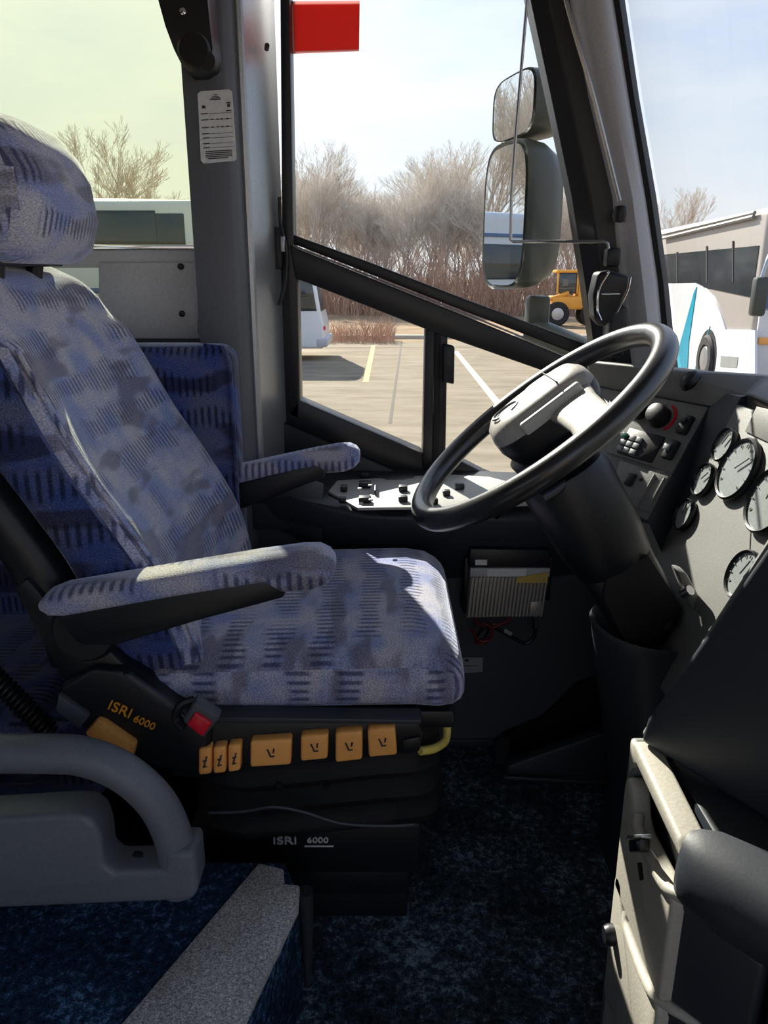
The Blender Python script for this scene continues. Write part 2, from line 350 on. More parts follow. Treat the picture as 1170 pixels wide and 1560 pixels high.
struct('wall_front', join(box((.86, .4, .22), (.08, 2.5, 1.1), 0), box((.62, .2, 1.76), (.5, 2.9, .1), 0)), 'wall')
# ---- side pillar behind the driver's window
pl = [(-.34, 1.45), (-.285, 1.45), (-.268, 1.456), (-.258, 1.47), (-.252, 1.50), (-.34, 1.62)]
pil = struct('pillar', slab([(x, y, .30) for x, y in pl], (0, 0, 1.5), .003), 'pillar')
ml = [(-.256, 1.50), (-.246, 1.51), (-.240, 1.535), (-.225, 1.60), (-.206, 1.67), (-.30, 1.70), (-.33, 1.60)]
struct('metal_trim', slab([(x, y, .42) for x, y in ml], (0, 0, 1.4), .003), 'alu', pil)
struct('corner_strip', tube([(-.249, 1.502, .40), (-.249, 1.502, 1.78)], .009, 8), 'alu', pil)
struct('screw_hole', tube([at(405, 72, y=1.585) + Vector((.004, -.012, 0)), at(405, 72, y=1.585) + Vector((0, .01, 0))], .0045, 10), 'black', pil)
# ---- tinted window behind the driver
w1 = struct('window_1', box((-1.66, 1.60, 1.28), (2.62, .006, .84), 0), 'tint')
struct('sill_strip', box((-1.66, 1.545, 1.049), (2.62, .02, .008), .002), 'chrome', w1)
struct('rail', slab([(-2.9, 1.545, 1.045), (-.346, 1.545, 1.045), (-.346, 1.545, 1.012), (-2.9, 1.545, 1.012)], (0, .03, 0), .003), 'plate', w1)
pa = struct('panel', slab(ypoly([(150, 400), (299, 400), (304, 516), (150, 516)], 1.53), (0, .012, 0), .002), 'plate', w1)
struct('edge_strip', slab(ypoly([(297, 374), (302, 374), (306, 508), (301, 508)], 1.528), (0, .02, 0), .001), 'alu', w1)
struct('seam', slab(ypoly([(180, 477), (299, 477), (299, 479.5), (180, 479.5)], 1.529), (0, .004, 0), 0), 'plate', w1)
for u, v in ((275, 406), (277, 478)):
    p = at(u, v, y=1.526); struct('screw', lathe([(.006, 0), (.006, .004), (.003, .006)], axes(p + Y_*.004, Vector((1, 0, 0)), Vector((0, 0, 1)), Vector((0, -1, 0))), 12), 'black', w1)
# ---- driver's side window: black frame, slanted bar, two lower panes
w2 = thing('window_2', None, None, at(560, 700, y=WY)); w2['kind'] = 'structure'
def wprism(px, y, d, bev=.003): return slab(ypoly(px, y), (0, d, 0), bev)
struct('pane', wprism([(436, -330), (738, -330), (806, 0), (840, 150), (872, 300), (900, 470), (910, 530), (440, 360)], WY+.02, .004, 0), 'glass', w2)
struct('pane', wprism([(447, 412), (652, 498), (648, 700), (450, 615)], WY+.012, .004, 0), 'glass', w2)
struct('pane', wprism([(678, 508), (850, 572), (850, 790), (674, 705)], WY+.012, .004, 0), 'glass', w2)
struct('jamb', wprism([(424, -330), (437, -330), (441, 0), (447, 360), (453, 424), (457, 612), (455, 640), (428, 625), (430, 400)], WY-.03, .06), 'frame', w2)
struct('slanted_bar', wprism([(441, 372), (446, 376), (700, 478), (900, 560), (900, 592), (830, 566), (660, 506), (450, 424)], WY-.035, .06), 'frame', w2)
struct('glass_bead', wprism([(444, 356), (560, 398), (700, 452), (900, 527), (900, 548), (700, 471), (560, 416), (446, 371)], WY-.02, .05), 'frame', w2)
struct('bar_highlight', tube([at(446, 374, y=WY-.03), at(700, 474.5, y=WY-.03), at(880, 548, y=WY-.03)], .0022, 6), 'alu', w2)  # thin bright tube added as the bar's highlight
struct('mullion', wprism([(648, 500), (682, 512), (678, 735), (643, 725)], WY-.03, .055), 'frame', w2)
struct('mullion_track', wprism([(662, 507), (672, 510), (668, 728), (658, 724)], WY-.036, .02), 'black_matte', w2)
struct('latch', wprism([(676, 524), (693, 528), (692, 586), (675, 582)], WY-.05, .03, .004), 'black', w2)
struct('bottom_rail', wprism([(428, 600), (457, 610), (643, 690), (646, 735), (600, 722), (430, 645)], WY-.03, .06), 'frame', w2)
struct('bottom_rail', wprism([(643, 690), (678, 690), (740, 722), (850, 768), (850, 800), (646, 735)], WY-.028, .055), 'frame', w2)
struct('sill', wprism([(424, 640), (600, 716), (655, 745), (655, 800), (424, 760)], WY-.045, .09, .006), 'black', w2)
# ---- windscreen pillar
rows = [(-330, 738, 803, 872, 888), (0, 808, 868, 935, 952), (150, 840, 897, 959, 974), (300, 871, 933, 984, 1000), (430, 891, 944, 1003, 1018), (500, 901, 955, 1009, 1025), (640, 918, 975, 1028, 1044)]
blk = []; gry = []; gsk = []
for v, a, b, c, d in rows:
    A = at(a, v, y=WY); B = at(b, v, y=1.645); Cc = at(c, v, y=1.66); D = at(d, v, y=1.70)
    A2 = at(a + 26, v, y=1.662); A3 = at(a + 30, v, y=1.652)
    blk.append([A, A2, A3, B, B + Vector((.01, .07, 0)), A + Vector((0, .05, 0))])
    m1_ = at(b + (c-b)*.25, v, y=1.615); m2_ = at(b + (c-b)*.6, v, y=1.605); m3_ = at(b + (c-b)*.88, v, y=1.625)
    gry.append([B + Vector((-.002, .012, 0)), B + Vector((.001, -.008, 0)), m1_, m2_, m3_, Cc, Cc + Vector((0, .05, 0)), B + Vector((0, .06, 0))])
    gsk.append([Cc + Vector((-.002, -.004, 0)), at((c+d)/2, v, y=1.655), D, D + Vector((.01, .04, 0)), Cc + Vector((0, .06, 0))])
ap = struct('pillar', loft(gry), 'trimgrey', ang=60)
struct('window_frame', loft(blk), 'frame', ap)
struct('rubber_gasket', loft(gsk), 'black_matte', ap)
# ---- windscreen glass
ws = []
ed = [at(d, v, y=1.70) for v, a, b, c, d in rows]
for p in ed:
    ws.append([Vector((p.x + .38*(1 - (yy/1.70)**2) + .006, yy, p.z)) for yy in [1.70 - k*(2.65/14) for k in range(15)]])
bmw = NB(); vs = [[bmw.verts.new(p) for p in r] for r in ws]
for a, b in zip(vs, vs[1:]):
    for i in range(14): bmw.faces.new((a[i], a[i+1], b[i+1], b[i]))
struct('window_3', bmw, 'glass')

# ================================================================== raised platform with nosing
ZP = .20
n_far0, n_far1 = at(392, 1328, z=ZP), at(450, 1352, z=ZP); n_near1 = at(350, 1560, z=ZP); n_near0 = at(195, 1560, z=ZP)
dirn = (n_near1 - n_far1).normalized()
ext1 = n_far1 + dirn*1.3; ext0 = n_far0 + (n_near0 - n_far0).normalized()*1.3
top_px = [Vector((-2.9, 1.50, ZP)), Vector((-.42, 1.50, ZP)), Vector((-.30, .90, ZP)), Vector((-.20, .89, ZP)), n_far0, n_far1, ext1, Vector((-2.9, -.5, ZP))]
step = struct('floor_platform', slab([Vector((-2.9, 1.50, ZP)), Vector((-.55, 1.50, ZP)), Vector((-.50, .905, ZP)), Vector((n_far1.x-.02, .90, ZP)), n_far1 + Vector((.006, -.01, 0)), n_far1+dirn*.03 + Vector((.008, 0, 0)), ext1, Vector((-2.9, ext1.y, ZP))], (0, 0, -ZP), .004), 'carpet_blue')
inn0 = n_far0 + Vector((0, .0, .004))
nos = struct('nosing', slab([n_far0 + Vector((.0, .012, .005)), at(432, 1327, z=ZP) + Vector((0, 0, .005)), at(434, 1350, z=ZP) + Vector((0, 0, .005)), n_far1 + Vector((.006, 0, .005)), at(454, 1385, z=ZP) + Vector((0, 0, .005)), ext1 + Vector((.006, 0, .005)), ext0 + Vector((0, 0, .005))], (0, 0, -.016), .003), 'nosing', step)
struct('end_cap', tube([n_far1 + Vector((.012, .006, -.012)), n_far1 + Vector((.014, .004, -.08)), n_far1 + Vector((.012, .002, -.17))], [.012, .008, .005], 10), 'dash_dark', step)

# ================================================================== driver's seat
SY = 1.15
seat = thing('driver_seat', 'large patterned blue-grey fabric suspension seat with two armrests behind the steering wheel', 'seat', (-.12, SY, 0))
uv_back = lambda c, n: ((c.x*.9 + 3, c.z) if abs(n.y) > .75 else (c.y, c.z*1.1))
uv_cush = lambda c, n: ((c.z + 2.3, c.x) if abs(n.y) > .75 else (c.y, c.x + .03))
uv_arm = lambda c, n: (c.x, c.z + c.y)
uv_head = lambda c, n: ((c.x*.9 + 3, c.z) if abs(n.y) > .75 else (c.y, c.z))
# backrest: rings from the cushion up; front line measured in the photograph
prof = [(.46, -.25, .215), (.50, -.25, .225), (.56, -.262, .235), (.62, -.283, .238), (.70, -.327, .24), (.78, -.376, .238), (.86, -.415, .232), (.92, -.445, .222), (.965, -.47, .205), (.99, -.488, .18), (1.003, -.505, .145), (1.008, -.53, .09)]
def dense(pr, k=3):
    P = smooth_path([Vector(p) for p in pr], k); return [tuple(p) for p in P]
rings = []
pd = dense(prof)
for i, (z, xf, hw) in enumerate(pd):
    k = min(1, hw/.2); th = .128*k if z < .96 else .128*k*.85
    half = [(.0, -.022), (.10, -.020), (.14, -.014), (.18, -.004), (.208, .004), (.222, .003), (.229, -.004), (.233, -.016), (.236, -.045), (.238, -.085), (.236, -.112), (.228, -.124), (.20, -.13), (.10, -.132), (.0, -.132)]
    if z > .93: half = [(a, f if f < -.02 else f*.4 - .012) for a, f in half]
    ring = [(a, f) for a, f in half] + [(-a, f) for a, f in half[-2:0:-1]]
    rings.append([Vector((xf + f*(th/.128), SY + a*hw/.238, z - .3*(f + .02))) for a, f in ring])
obj('backrest', loft(rings), 'fabric', seat, uvf=uv_back, ang=80)
for sg in (-1, 1):  # darker strips put the shade of the backrest's sides into the fabric colour
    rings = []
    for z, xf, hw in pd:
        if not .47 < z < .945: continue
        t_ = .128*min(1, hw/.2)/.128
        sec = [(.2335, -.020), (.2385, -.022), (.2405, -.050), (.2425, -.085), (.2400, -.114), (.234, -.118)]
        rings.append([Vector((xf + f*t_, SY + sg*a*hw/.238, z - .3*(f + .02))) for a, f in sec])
    obj('side_panel', loft(rings), 'fabric_dark', seat, uvf=uv_back, ang=60, label='side of the backrest with shade painted in deeper blue')  # strip carrying the shade of the backrest's side
obj('piping', tube([Vector((xf + .004, SY - .224*hw/.238, z - .3*.022)) for z, xf, hw in pd if .48 < z < .93], .0032, 6), 'fabric', seat, uvf=uv_arm)
shell = [[Vector((xf - .175 + b*1.0, SY + a, z + .03)) for a, b in sup(hw*1.02, .05, 28, 3.6)] for z, xf, hw in pd if z < .95]
obj('back_shell', loft(shell), 'black', seat, ang=60)
# headrest
hp = [(1.018, -.518, .10, .035), (1.024, -.516, .125, .048), (1.04, -.508, .14, .056), (1.08, -.500, .143, .060), (1.13, -.503, .138, .060), (1.165, -.512, .128, .055), (1.190, -.524, .105, .046), (1.203, -.535, .07, .032), (1.207, -.54, .03, .015)]
rings = []
for z, xf, hw, th in [tuple(a) for a in [(q[0], q[1], q[2], q[3]) for q in hp]]:
    rings.append([Vector((xf + .012 + b, 1.15 + a, z - .004)) for a, b in sup(hw, th, 36, 3.0)])
obj('headrest', loft(rings), 'fabric', seat, uvf=uv_head, ang=80)
for yy in (1.07, 1.19):
    obj('headrest_post', tube([(-.525, yy, .96), (-.505, yy, 1.06)], .012, 10), 'black', seat)
obj('headrest_bracket', box((-.53, 1.14, 1.018), (.07, .22, .014), .004), 'black', seat)
# seat cushion
cpz = []
xs = [-.335, -.325, -.30, -.22, -.12, -.03, .04, .075, .095, .106, .111]
for x in xs:
    t_ = (x + .335)/.446
    zc_ = .462 + .012*t_; hh = .058
    hw = .235
    if x > .0: zc_ -= .25*(max(0, x-.02))**2*8
    if x > .06: k = (x-.06)/.0515; s_ = math.sqrt(max(0.0, 1 - min(1, k)**2)); hh *= .45 + .55*s_; hw -= .035*(1-s_)
    if x < -.30: hh *= .7
    ring = []
    for a, b in sup(hw, hh, 44, 3.2):
        q = abs(a/hw); dip = -.010*(1 - q*q) if b > 0 else 0
        ring.append(Vector((x, SY + a, zc_ + b + dip)))
    cpz.append(ring)
obj('cushion', loft(cpz), 'fabric', seat, uvf=uv_cush, ang=80)
obj('cushion_pan', box((-.11, SY, .405), (.42, .42, .03), .008), 'black', seat)
# armrests
def armrest(y0, y1, px_rear, px_front, yp):
    a = at(*px_rear, y=yp); b = at(*px_front, y=yp); d = (b - a); L = d.length; d.normalize(); up = Vector((-d.z, 0, d.x)) if d.x > 0 else Vector((d.z, 0, -d.x))
    rings = []; yc = (y0 + y1)/2; hw = (y1 - y0)/2
    for s, hu, hd, wv in ((0, .004, .008, .6), (.010, .012, .015, .85), (.03, .016, .018, 1), (L*.45, .016, .016, 1), (L-.085, .016, .017, 1), (L-.068, .016, .034, 1), (L-.035, .015, .038, 1), (L-.015, .012, .034, .95), (L-.004, .004, .026, .8), (L, -.004, .016, .55)):
        p = a + d*s; c0 = (hu - hd)/2; hh = (hu + hd)/2
        rings.append([Vector((p.x, yc + u_*wv, p.z)) + up*(v_ + c0) for u_, v_ in sup(hw, hh, 28, 3.2)])
    o = obj('armrest', loft(rings), 'fabric', seat, uvf=uv_arm, ang=80)
    return a, d, L, up, o
a, d, L, up, o = armrest(.845, .905, (68, 915), (508, 842), .875)
obj('armrest_shell', slab([q for q in ypoly([(78, 938), (250, 906), (436, 878), (434, 912), (300, 948), (176, 985), (120, 985)], .850)], (0, .048, 0), .006), 'black', o)
obj('armrest_pivot', lathe([(.0, 0), (.036, 0), (.042, .008), (.042, .05), (.0, .05)], axes(at(125, 965, y=.86), Vector((1, 0, 0)), Vector((0, 0, -1)), Y_), 24), 'black', o)
obj('side_bracket', slab(ypoly([(40, 880), (90, 940), (160, 985), (205, 1030), (190, 1060), (110, 1060), (75, 1000), (20, 900)], .90), (0, .03, 0), .006), 'black', seat)
a, d, L, up, o = armrest(1.40, 1.455, (330, 728), (546, 682), 1.425)
obj('armrest_shell', slab(ypoly([(345, 742), (497, 702), (495, 728), (372, 775), (340, 780)], 1.402), (0, .045, 0), .006), 'black', o)
# side shell with lettering
sh = obj('side_shell', slab(ypoly([(92, 1046), (140, 1018), (186, 1022), (262, 1075), (322, 1112), (316, 1180), (240, 1172), (175, 1135), (88, 1092)], .885), (0, .05, 0), .007, 3), 'black', seat)
obj('bevel_strip', slab(ypoly([(184, 1028), (196, 1027), (268, 1078), (262, 1086), (238, 1076)], .879), (0, .01, 0), .003), 'dash_dark', sh)
obj('grey_cap', slab(ypoly([(88, 1058), (136, 1092), (120, 1112), (84, 1084)], .876), (0, .012, 0), .003), 'panel', sh, label='grey end cap')
tp = at(200, 1089, y=.8785); ang = R(-28)
obj('lettering', join(text_bm('ISRI', .021, axes(at(183, 1081, y=.8805), Vector((math.cos(ang), 0, math.sin(ang))), Vector((-math.sin(ang), 0, math.cos(ang))), Vector((0, -1, 0))), .0012),
                      text_bm('6000', .015, axes(at(220, 1101, y=.8805), Vector((math.cos(ang), 0, math.sin(ang))), Vector((-math.sin(ang), 0, math.cos(ang))), Vector((0, -1, 0))), .0012)), 'gold', sh, label='orange maker lettering')
obj('recline_lever', slab(ypoly([(147, 1098), (160, 1104), (206, 1136), (200, 1160), (150, 1140), (128, 1118)], .872), (0, .02, 0), .004), 'orange', sh, label='orange recline lever')
# rail with buttons
rl = obj('control_rail', slab(ypoly([(262, 1112), (300, 1094), (638, 1100), (646, 1118), (640, 1142), (610, 1150), (300, 1186), (262, 1184)], .895), (0, .05, 0), .005), 'black', seat)
obj('rail_lip', slab(ypoly([(300, 1092), (642, 1097), (642, 1104), (300, 1102)], .888), (0, .03, 0), .002), 'dash_dark', rl)
obj('rail_end', slab(ypoly([(612, 1128), (642, 1122), (640, 1146), (614, 1150)], .89), (0, .04, 0), .004), 'black', rl)
bt = [[(302, 1142), (322, 1139), (322, 1180), (302, 1182)], [(324.5, 1139), (344, 1137), (344, 1178), (324.5, 1180)], [(347, 1136), (367, 1134), (366, 1175), (347, 1178)],
      [(381, 1130), (444, 1126), (443, 1166), (381, 1170)], [(458, 1122), (500, 1119), (499, 1157), (458, 1161)], [(511, 1117), (552, 1114), (552, 1158), (511, 1163)], [(560, 1112), (602, 1109), (605, 1151), (562, 1155)]]
for i, q in enumerate(bt):
    cx = sum(p[0] for p in q)/4; cy = sum(p[1] for p in q)/4
    bo = obj('button', slab(ypoly(q, .880), (0, .02, 0), .004, 3), 'orange', rl)
    A = lambda u, v, yy=.8790: at(cx + u, cy + v, y=yy)
    if i < 3: sy = join(tube([A(-2, 9), A(0, 2), A(3, -8)], .0011, 5), tube([A(-3, -1), A(3, -2)], .0011, 5), tube([A(-3, 8), A(3, 7)], .001, 5))
    else: sy = join(tube([A(-5, -6), A(-2, 0), A(0, 5)], .0012, 5), tube([A(5, -7), A(4, -1)], .0012, 5), tube([A(0, 5), A(6, 4)], .001, 5))
    bo2 = None
    obj('button_symbol', sy, 'ink', rl)
# buckle
bk = obj('belt_buckle', slab(ypoly([(296, 1068), (336, 1094), (310, 1126), (276, 1100)], .862), (0, .022, 0), .005, 3), 'panel', seat, label='grey belt buckle')
obj('release_button', slab(ypoly([(297, 1086), (323, 1103), (308, 1124), (284, 1105)], .857), (0, .01, 0), .003), 'red', bk, label='red release button')
obj('buckle_stalk', tube(smooth_path([at(280, 1110, y=.872), at(268, 1095, y=.878), at(276, 1074, y=.88), at(296, 1066, y=.885)]), .006, 8), 'black', bk)
# suspension bellows and plinth
zz = [.20, .215, .23, .25, .27, .29, .31, .335, .355, .385]; ww = [.005, .0, .018, .004, .022, .006, .02, .008, .0, .0]
rings = [[Vector((-.10 + a, SY + .01 + b, z + .012*math.sin(a*14))) for a, b in sup(.195 - q, .205 - q, 44, 6)] for z, q in zip(zz, ww)]
obj('suspension_bellows', loft(rings), 'black_matte', seat, ang=70)
obj('cable', tube(smooth_path([at(u, v, y=.93) for u, v in ((318, 1238), (370, 1236), (415, 1229), (460, 1236), (520, 1254), (590, 1258), (630, 1256))]), .003, 6), 'dash_dark', seat)
for u, v in ((425, 1195), (497, 1197)): obj('rail_bolt', lathe([(0, 0), (.005, 0), (.004, .004), (0, .004)], axes(at(u, v, y=.925), Vector((1, 0, 0)), Vector((0, 0, 1)), Vector((0, -1, 0))), 10), 'deep', seat)
pb = obj('plinth', join(box((-.12, 1.16, .147), (.354, .345, .095), .006), box((-.125, 1.16, .075), (.33, .33, .05), .005), box((-.127, 1.165, .027), (.33, .325, .054), .004)), 'black', seat)
obj('lettering', join(text_bm('ISRI', .019, axes(at(434, 1281, y=.984), Vector((1, 0, 0)), Vector((0, 0, 1)), Vector((0, -1, 0))), .0015, 1.3),
                      text_bm('6000', .014, axes(at(484, 1280, y=.984), Vector((1, 0, 0)), Vector((0, 0, 1)), Vector((0, -1, 0))), .0015, 1.2),
                      box(at(486, 1289, y=.985), (.045, .002, .002), 0)), 'white', pb, label='white maker lettering')
obj('height_bar', tube(smooth_path([at(678, 1080, y=1.02), at(681, 1105, y=1.02), at(678, 1128, y=1.0), at(662, 1140, y=.97), at(640, 1144, y=.955)]), .0065, 10), 'yellow', seat, label='yellow bent bar under the cushion')
# coiled hose
h0, h1 = at(-30, 1010, y=1.0), at(78, 1118, y=.96); hp_ = []
dh = (h1 - h0); s1 = dh.normalized().cross(Vector((0, 1, 0))).normalized(); s2 = Y_
for k in range(241):
    t = k/240; th = t*18*2*math.pi; hp_.append(h0 + dh*t + (s1*math.cos(th) + s2*math.sin(th))*.014)
obj('coiled_air_hose', tube(hp_, .003, 6), 'black', seat)

# ---- padded seat behind, against the wall
js = thing('padded_seat', 'deep blue patterned padded seat against the wall behind the driver seat', 'seat', (-.55, 1.42, ZP))
uvb = lambda c, n: (c.x, c.z) if abs(n.y) > .5 else (c.x, c.y + c.z)
def rpad(x0, x1, y0, y1, z0, z1, r): return box(((x0+x1)/2, (y0+y1)/2, (z0+z1)/2), (x1-x0, y1-y0, z1-z0), r, None, 4)
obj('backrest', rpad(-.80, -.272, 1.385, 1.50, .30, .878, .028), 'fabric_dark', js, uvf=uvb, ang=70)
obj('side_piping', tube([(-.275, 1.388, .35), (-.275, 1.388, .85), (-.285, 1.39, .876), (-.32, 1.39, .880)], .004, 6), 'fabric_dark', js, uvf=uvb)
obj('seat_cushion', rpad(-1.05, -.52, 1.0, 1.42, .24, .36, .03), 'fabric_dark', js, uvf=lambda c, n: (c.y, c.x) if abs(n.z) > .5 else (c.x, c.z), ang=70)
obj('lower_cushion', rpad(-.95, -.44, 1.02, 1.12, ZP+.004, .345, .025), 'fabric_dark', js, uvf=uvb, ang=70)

# ================================================================== grab handle at the platform
gh = thing('grab_handle', 'moulded grey plastic grab handle panel standing on the carpeted platform', 'handle', at(150, 1385, z=ZP))
gy = .80
hpth = smooth_path([at(-330, 1150, y=gy), at(-120, 1148, y=gy), at(60, 1148, y=gy), at(130, 1153, y=gy), at(190, 1178, y=gy), at(238, 1222, y=gy), at(264, 1275, y=gy), at(272, 1330, y=gy), at(272, 1352, y=gy)], 6)
obj('rail', tube(hpth, .0235, 18), 'rail', gh, ang=80)
def gp(px, y0, d, bev): return slab(ypoly(px, y0), (0, d, 0), bev, 4)
pn_ = obj('panel', gp([(-330, 1268), (100, 1242), (128, 1244), (146, 1258), (154, 1282), (158, 1318), (172, 1330), (250, 1328), (252, 1300), (296, 1300), (301, 1360), (292, 1374), (-330, 1400)], gy-.026, .052, .014), 'rail', gh, ang=70)
obj('screw', lathe([(.0, 0), (.007, 0), (.006, .004), (0, .005)], axes(at(211, 1316, y=gy-.02) + Vector((0, 0, .012)), Vector((1, 0, 0)), Vector((0, .5, -.866)), Vector((0, -.866, -.5)) * -1), 12), 'black', gh)

# ================================================================== side console under the window
con = thing('side_console', 'dark side console with light grey switch plate below the driver window', 'console', (.1, 1.5, .4))
def zpoly(px, z): return [at(u, v, z=z) for u, v in px]
ct = [Vector((-.26, 1.66, .60)), Vector((-.26, 1.47, .57)), at(440, 752, y=1.43), at(500, 776, y=1.40), at(560, 786, y=1.385), at(830, 790, y=1.385), at(905, 780, y=1.39), Vector((.50, 1.66, .575))]
bmc = NB(); tv = [bmc.verts.new(p) for p in ct]; lo = [bmc.verts.new(Vector((p.x, p.y + (.0 if p.y > 1.5 else .012), p.z - .045))) for p in ct]; lo2 = [bmc.verts.new(Vector((p.x, max(p.y + .09, 1.485) if p.y < 1.6 else p.y, p.z - .17))) for p in ct]
bmc.faces.new(tv)
for r1, r2 in ((tv, lo), (lo, lo2)):
    for i in range(8): bmc.faces.new((r1[i], r2[i], r2[(i+1) % 8], r1[(i+1) % 8]))
bmc.faces.new(lo2[::-1]); bevel_all(bmc, .008, 3, 30)
obj('body', bmc, 'dash_dark', con, ang=50)
sp_px = [(500, 752), (520, 728), (640, 724), (745, 730), (830, 752), (836, 770), (700, 776), (545, 778)]
zt = .577
plate = obj('switch_plate', slab([at(u, v, z=zt) for u, v in sp_px], (0, 0, .006), .002), 'switchplate', con)
def sw(u, v, w_, d_, mt='black', h=.012):
    p = at(u, v, z=zt + .006); return obj('switch', box(p + Vector((0, 0, h/2)), (w_, d_, h), .003), mt, con)
for u, v, w_, d_, mt in ((524, 748, .014, .02, 'black'), (522, 766, .014, .016, 'black'), (556, 742, .024, .024, 'black'), (556, 765, .024, .022, 'black'), (572, 750, .005, .05, 'dash_dark'), (614, 748, .018, .020, 'black'), (614, 764, .018, .016, 'black'), (556, 728, .022, .012, 'black'), (660, 768, .018, .014, 'black'), (680, 755, .015, .016, 'black'), (700, 745, .02, .014, 'dash_dark'), (648, 745, .012, .02, 'dash_dark'), (790, 762, .03, .014, 'black')):
    sw(u, v, w_, d_, mt)
for u, v in ((548, 745), (564, 740), (550, 768), (565, 762)):
    p = at(u, v, z=zt + .018); obj('switch_mark', box(p + Vector((0, 0, .001)), (.008, .009, .003), .001), 'switchplate', con)
obj('storage_tray', slab([at(u, v, z=zt) for u, v in ((575, 731), (590, 726), (625, 726), (632, 731), (615, 735), (590, 735))], (0, 0, .008), .002), 'dash_dark', con)
obj('front_slot', slab([at(u, v, y=1.384) for u, v in ((577, 779), (618, 780), (618, 787), (577, 786))], (0, .012, 0), .001), 'deep', con)
obj('rear_pocket', slab([Vector((-.262, 1.46, .57)), Vector((-.19, 1.46, .57)), Vector((-.12, 1.42, .555)), Vector((-.12, 1.50, .60)), Vector((-.262, 1.56, .625))], (0, 0, -.06), .006), 'dash_dark', con)

# ================================================================== steering wheel
TH = R(38.4); fv = Vector((math.cos(TH), 0, math.sin(TH))); nv = Vector((-math.sin(TH), 0, math.cos(TH)))
CW = Vector((.226, 1.139, .784))
Wm = axes(CW, fv, Y_, nv)
sw_ = thing('steering_wheel', 'large black steering wheel with worn shiny rim and pale grey hub', 'steering wheel', CW)
RR = .2125
obj('rim', tube([Wm @ Vector((RR*math.cos(2*math.pi*k/72), RR*math.sin(2*math.pi*k/72), 0)) for k in range(72)], .0175, 16, True), 'wheel', sw_, ang=80)
def wbox(c, s, bev, rot=0, seg=3):
    bm = box((0, 0, 0), s, bev, Matrix.Rotation(rot, 3, 'Z'), seg); bmesh.ops.translate(bm, vec=c, verts=bm.verts); bmesh.ops.transform(bm, matrix=Wm, verts=bm.verts); return bm
hub_r = []
for z, k in ((-.035, .75), (-.02, .92), (0, 1), (.014, 1), (.030, .96), (.040, .84), (.044, .6), (.045, .2)):
    hub_r.append([Wm @ Vector((  .022 + a*k, b*k, z)) for a, b in sup(.086, .062, 40, 3.4)])
obj('hub_shaded_side', loft(hub_r[:4]), 'black', sw_, ang=60)  # black side puts shade into the colour, against the bright sunlit top
obj('hub', loft([[q - nv*.001 for q in hub_r[3]]] + hub_r[3:]), 'hub', sw_, ang=60)
hubtop = .0455
obj('hub_seam', wbox((.058, 0, hubtop - .001), (.002, .10, .004), .0008), 'ink', sw_)
obj('emblem', tube([Wm @ Vector((-.022 + .022*math.cos(t), .018*math.sin(t), hubtop)) for t in [R(q) for q in range(-70, 250, 20)]], .002, 6), 'alu', sw_)
obj('horn_strip', wbox((.03, -.064, .022), (.10, .014, .02), .004), 'switchplate', sw_)
for sgn in (1, -1):
    bm = loft([[Wm @ Vector((.055 + a*wd, sgn*q, h0 + b)) for a, b in sup(.032, .010, 20, 3)] for q, wd, h0 in ((.045, 1.2, .012), (.09, 1.0, .008), (.15, .9, .003), (.204, 1.1, 0))])
    obj('spoke', bm, 'hub', sw_, ang=60)
obj('rear_cover', lathe([(.05, -.075), (.062, -.07), (.066, -.03), (.05, -.02)], Wm, 28), 'black', sw_)
# ---- steering column
AX = (at(986, 945, y=1.13) - CW).normalized()
col = thing('steering_column', 'thick black adjustable steering column rising from a flared floor shroud', 'steering column', (.45, 1.13, 0))
sx_ = Y_.cross(AX).normalized(); sy_ = AX.cross(sx_).normalized(); Cm = axes(CW, sx_, sy_, AX)
def cl(s, a, b, e_, n=36): return [Cm @ Vector((p, q, s)) for p, q in sup(a, b, n, e_)]
obj('upper_cover', loft([cl(.075, .052, .052, 2.2), cl(.08, .066, .066, 2.2), cl(.095, .070, .070, 2.2), cl(.20, .067, .070, 2.4), cl(.245, .062, .066, 2.6), cl(.25, .058, .062, 2.6)]), 'black', col, ang=50)
obj('lower_cover', loft([cl(.24, .054, .056, 4), cl(.245, .058, .058, 4), cl(.34, .056, .056, 4), cl(.385, .052, .05, 4), cl(.40, .045, .045, 4)]), 'black', col, ang=50)
obj('cover_plate', slab([Cm @ Vector((p, -.064, s)) for p, s in ((-.045, .245), (.02, .235), (.045, .27), (.05, .36), (.0, .375), (-.05, .35))], sy_*.012, .003), 'black_matte', col)
for p, s in ((-.02, .36), (.015, .385)):
    obj('bolt', lathe([(0, 0), (.009, 0), (.009, .006), (0, .008)], axes(Cm @ Vector((p, -.062, s)), sx_, AX, -sy_), 12), 'black', col)
obj('stalk', tube(smooth_path([Cm @ Vector((.0, .05, .09)), Cm @ Vector((-.01, .10, .095)), Cm @ Vector((-.02, .15, .085))]), [.008]*12 + [.009], 8) if False else tube([Cm @ Vector((.0, -.05, .085)), Cm @ Vector((.03, -.075, .08)), Cm @ Vector((.05, -.09, .075))], .008, 10), 'black', col)
bc = at(985, 945, y=1.13)
br = []
for z, cx, rx, ry, e_ in ((0, .47, .075, .12, 3), (.12, .468, .062, .105, 3), (.25, .452, .072, .10, 2.8), (.36, .437, .082, .095, 2.6), (.44, .428, .088, .092, 2.4), (.458, .426, .091, .094, 2.3), (.464, .426, .088, .091, 2.3), (.460, .426, .082, .085, 2.3), (.43, .428, .076, .08, 2.3), (.37, .43, .06, .06, 2.3)):
    br.append([Vector((cx + a, 1.13 + b, z - (a + .03)*.10*(z/.46))) for a, b in sup(rx, ry, 44, e_)])
obj('floor_shroud', loft(br), 'dash_dark', col, ang=55)
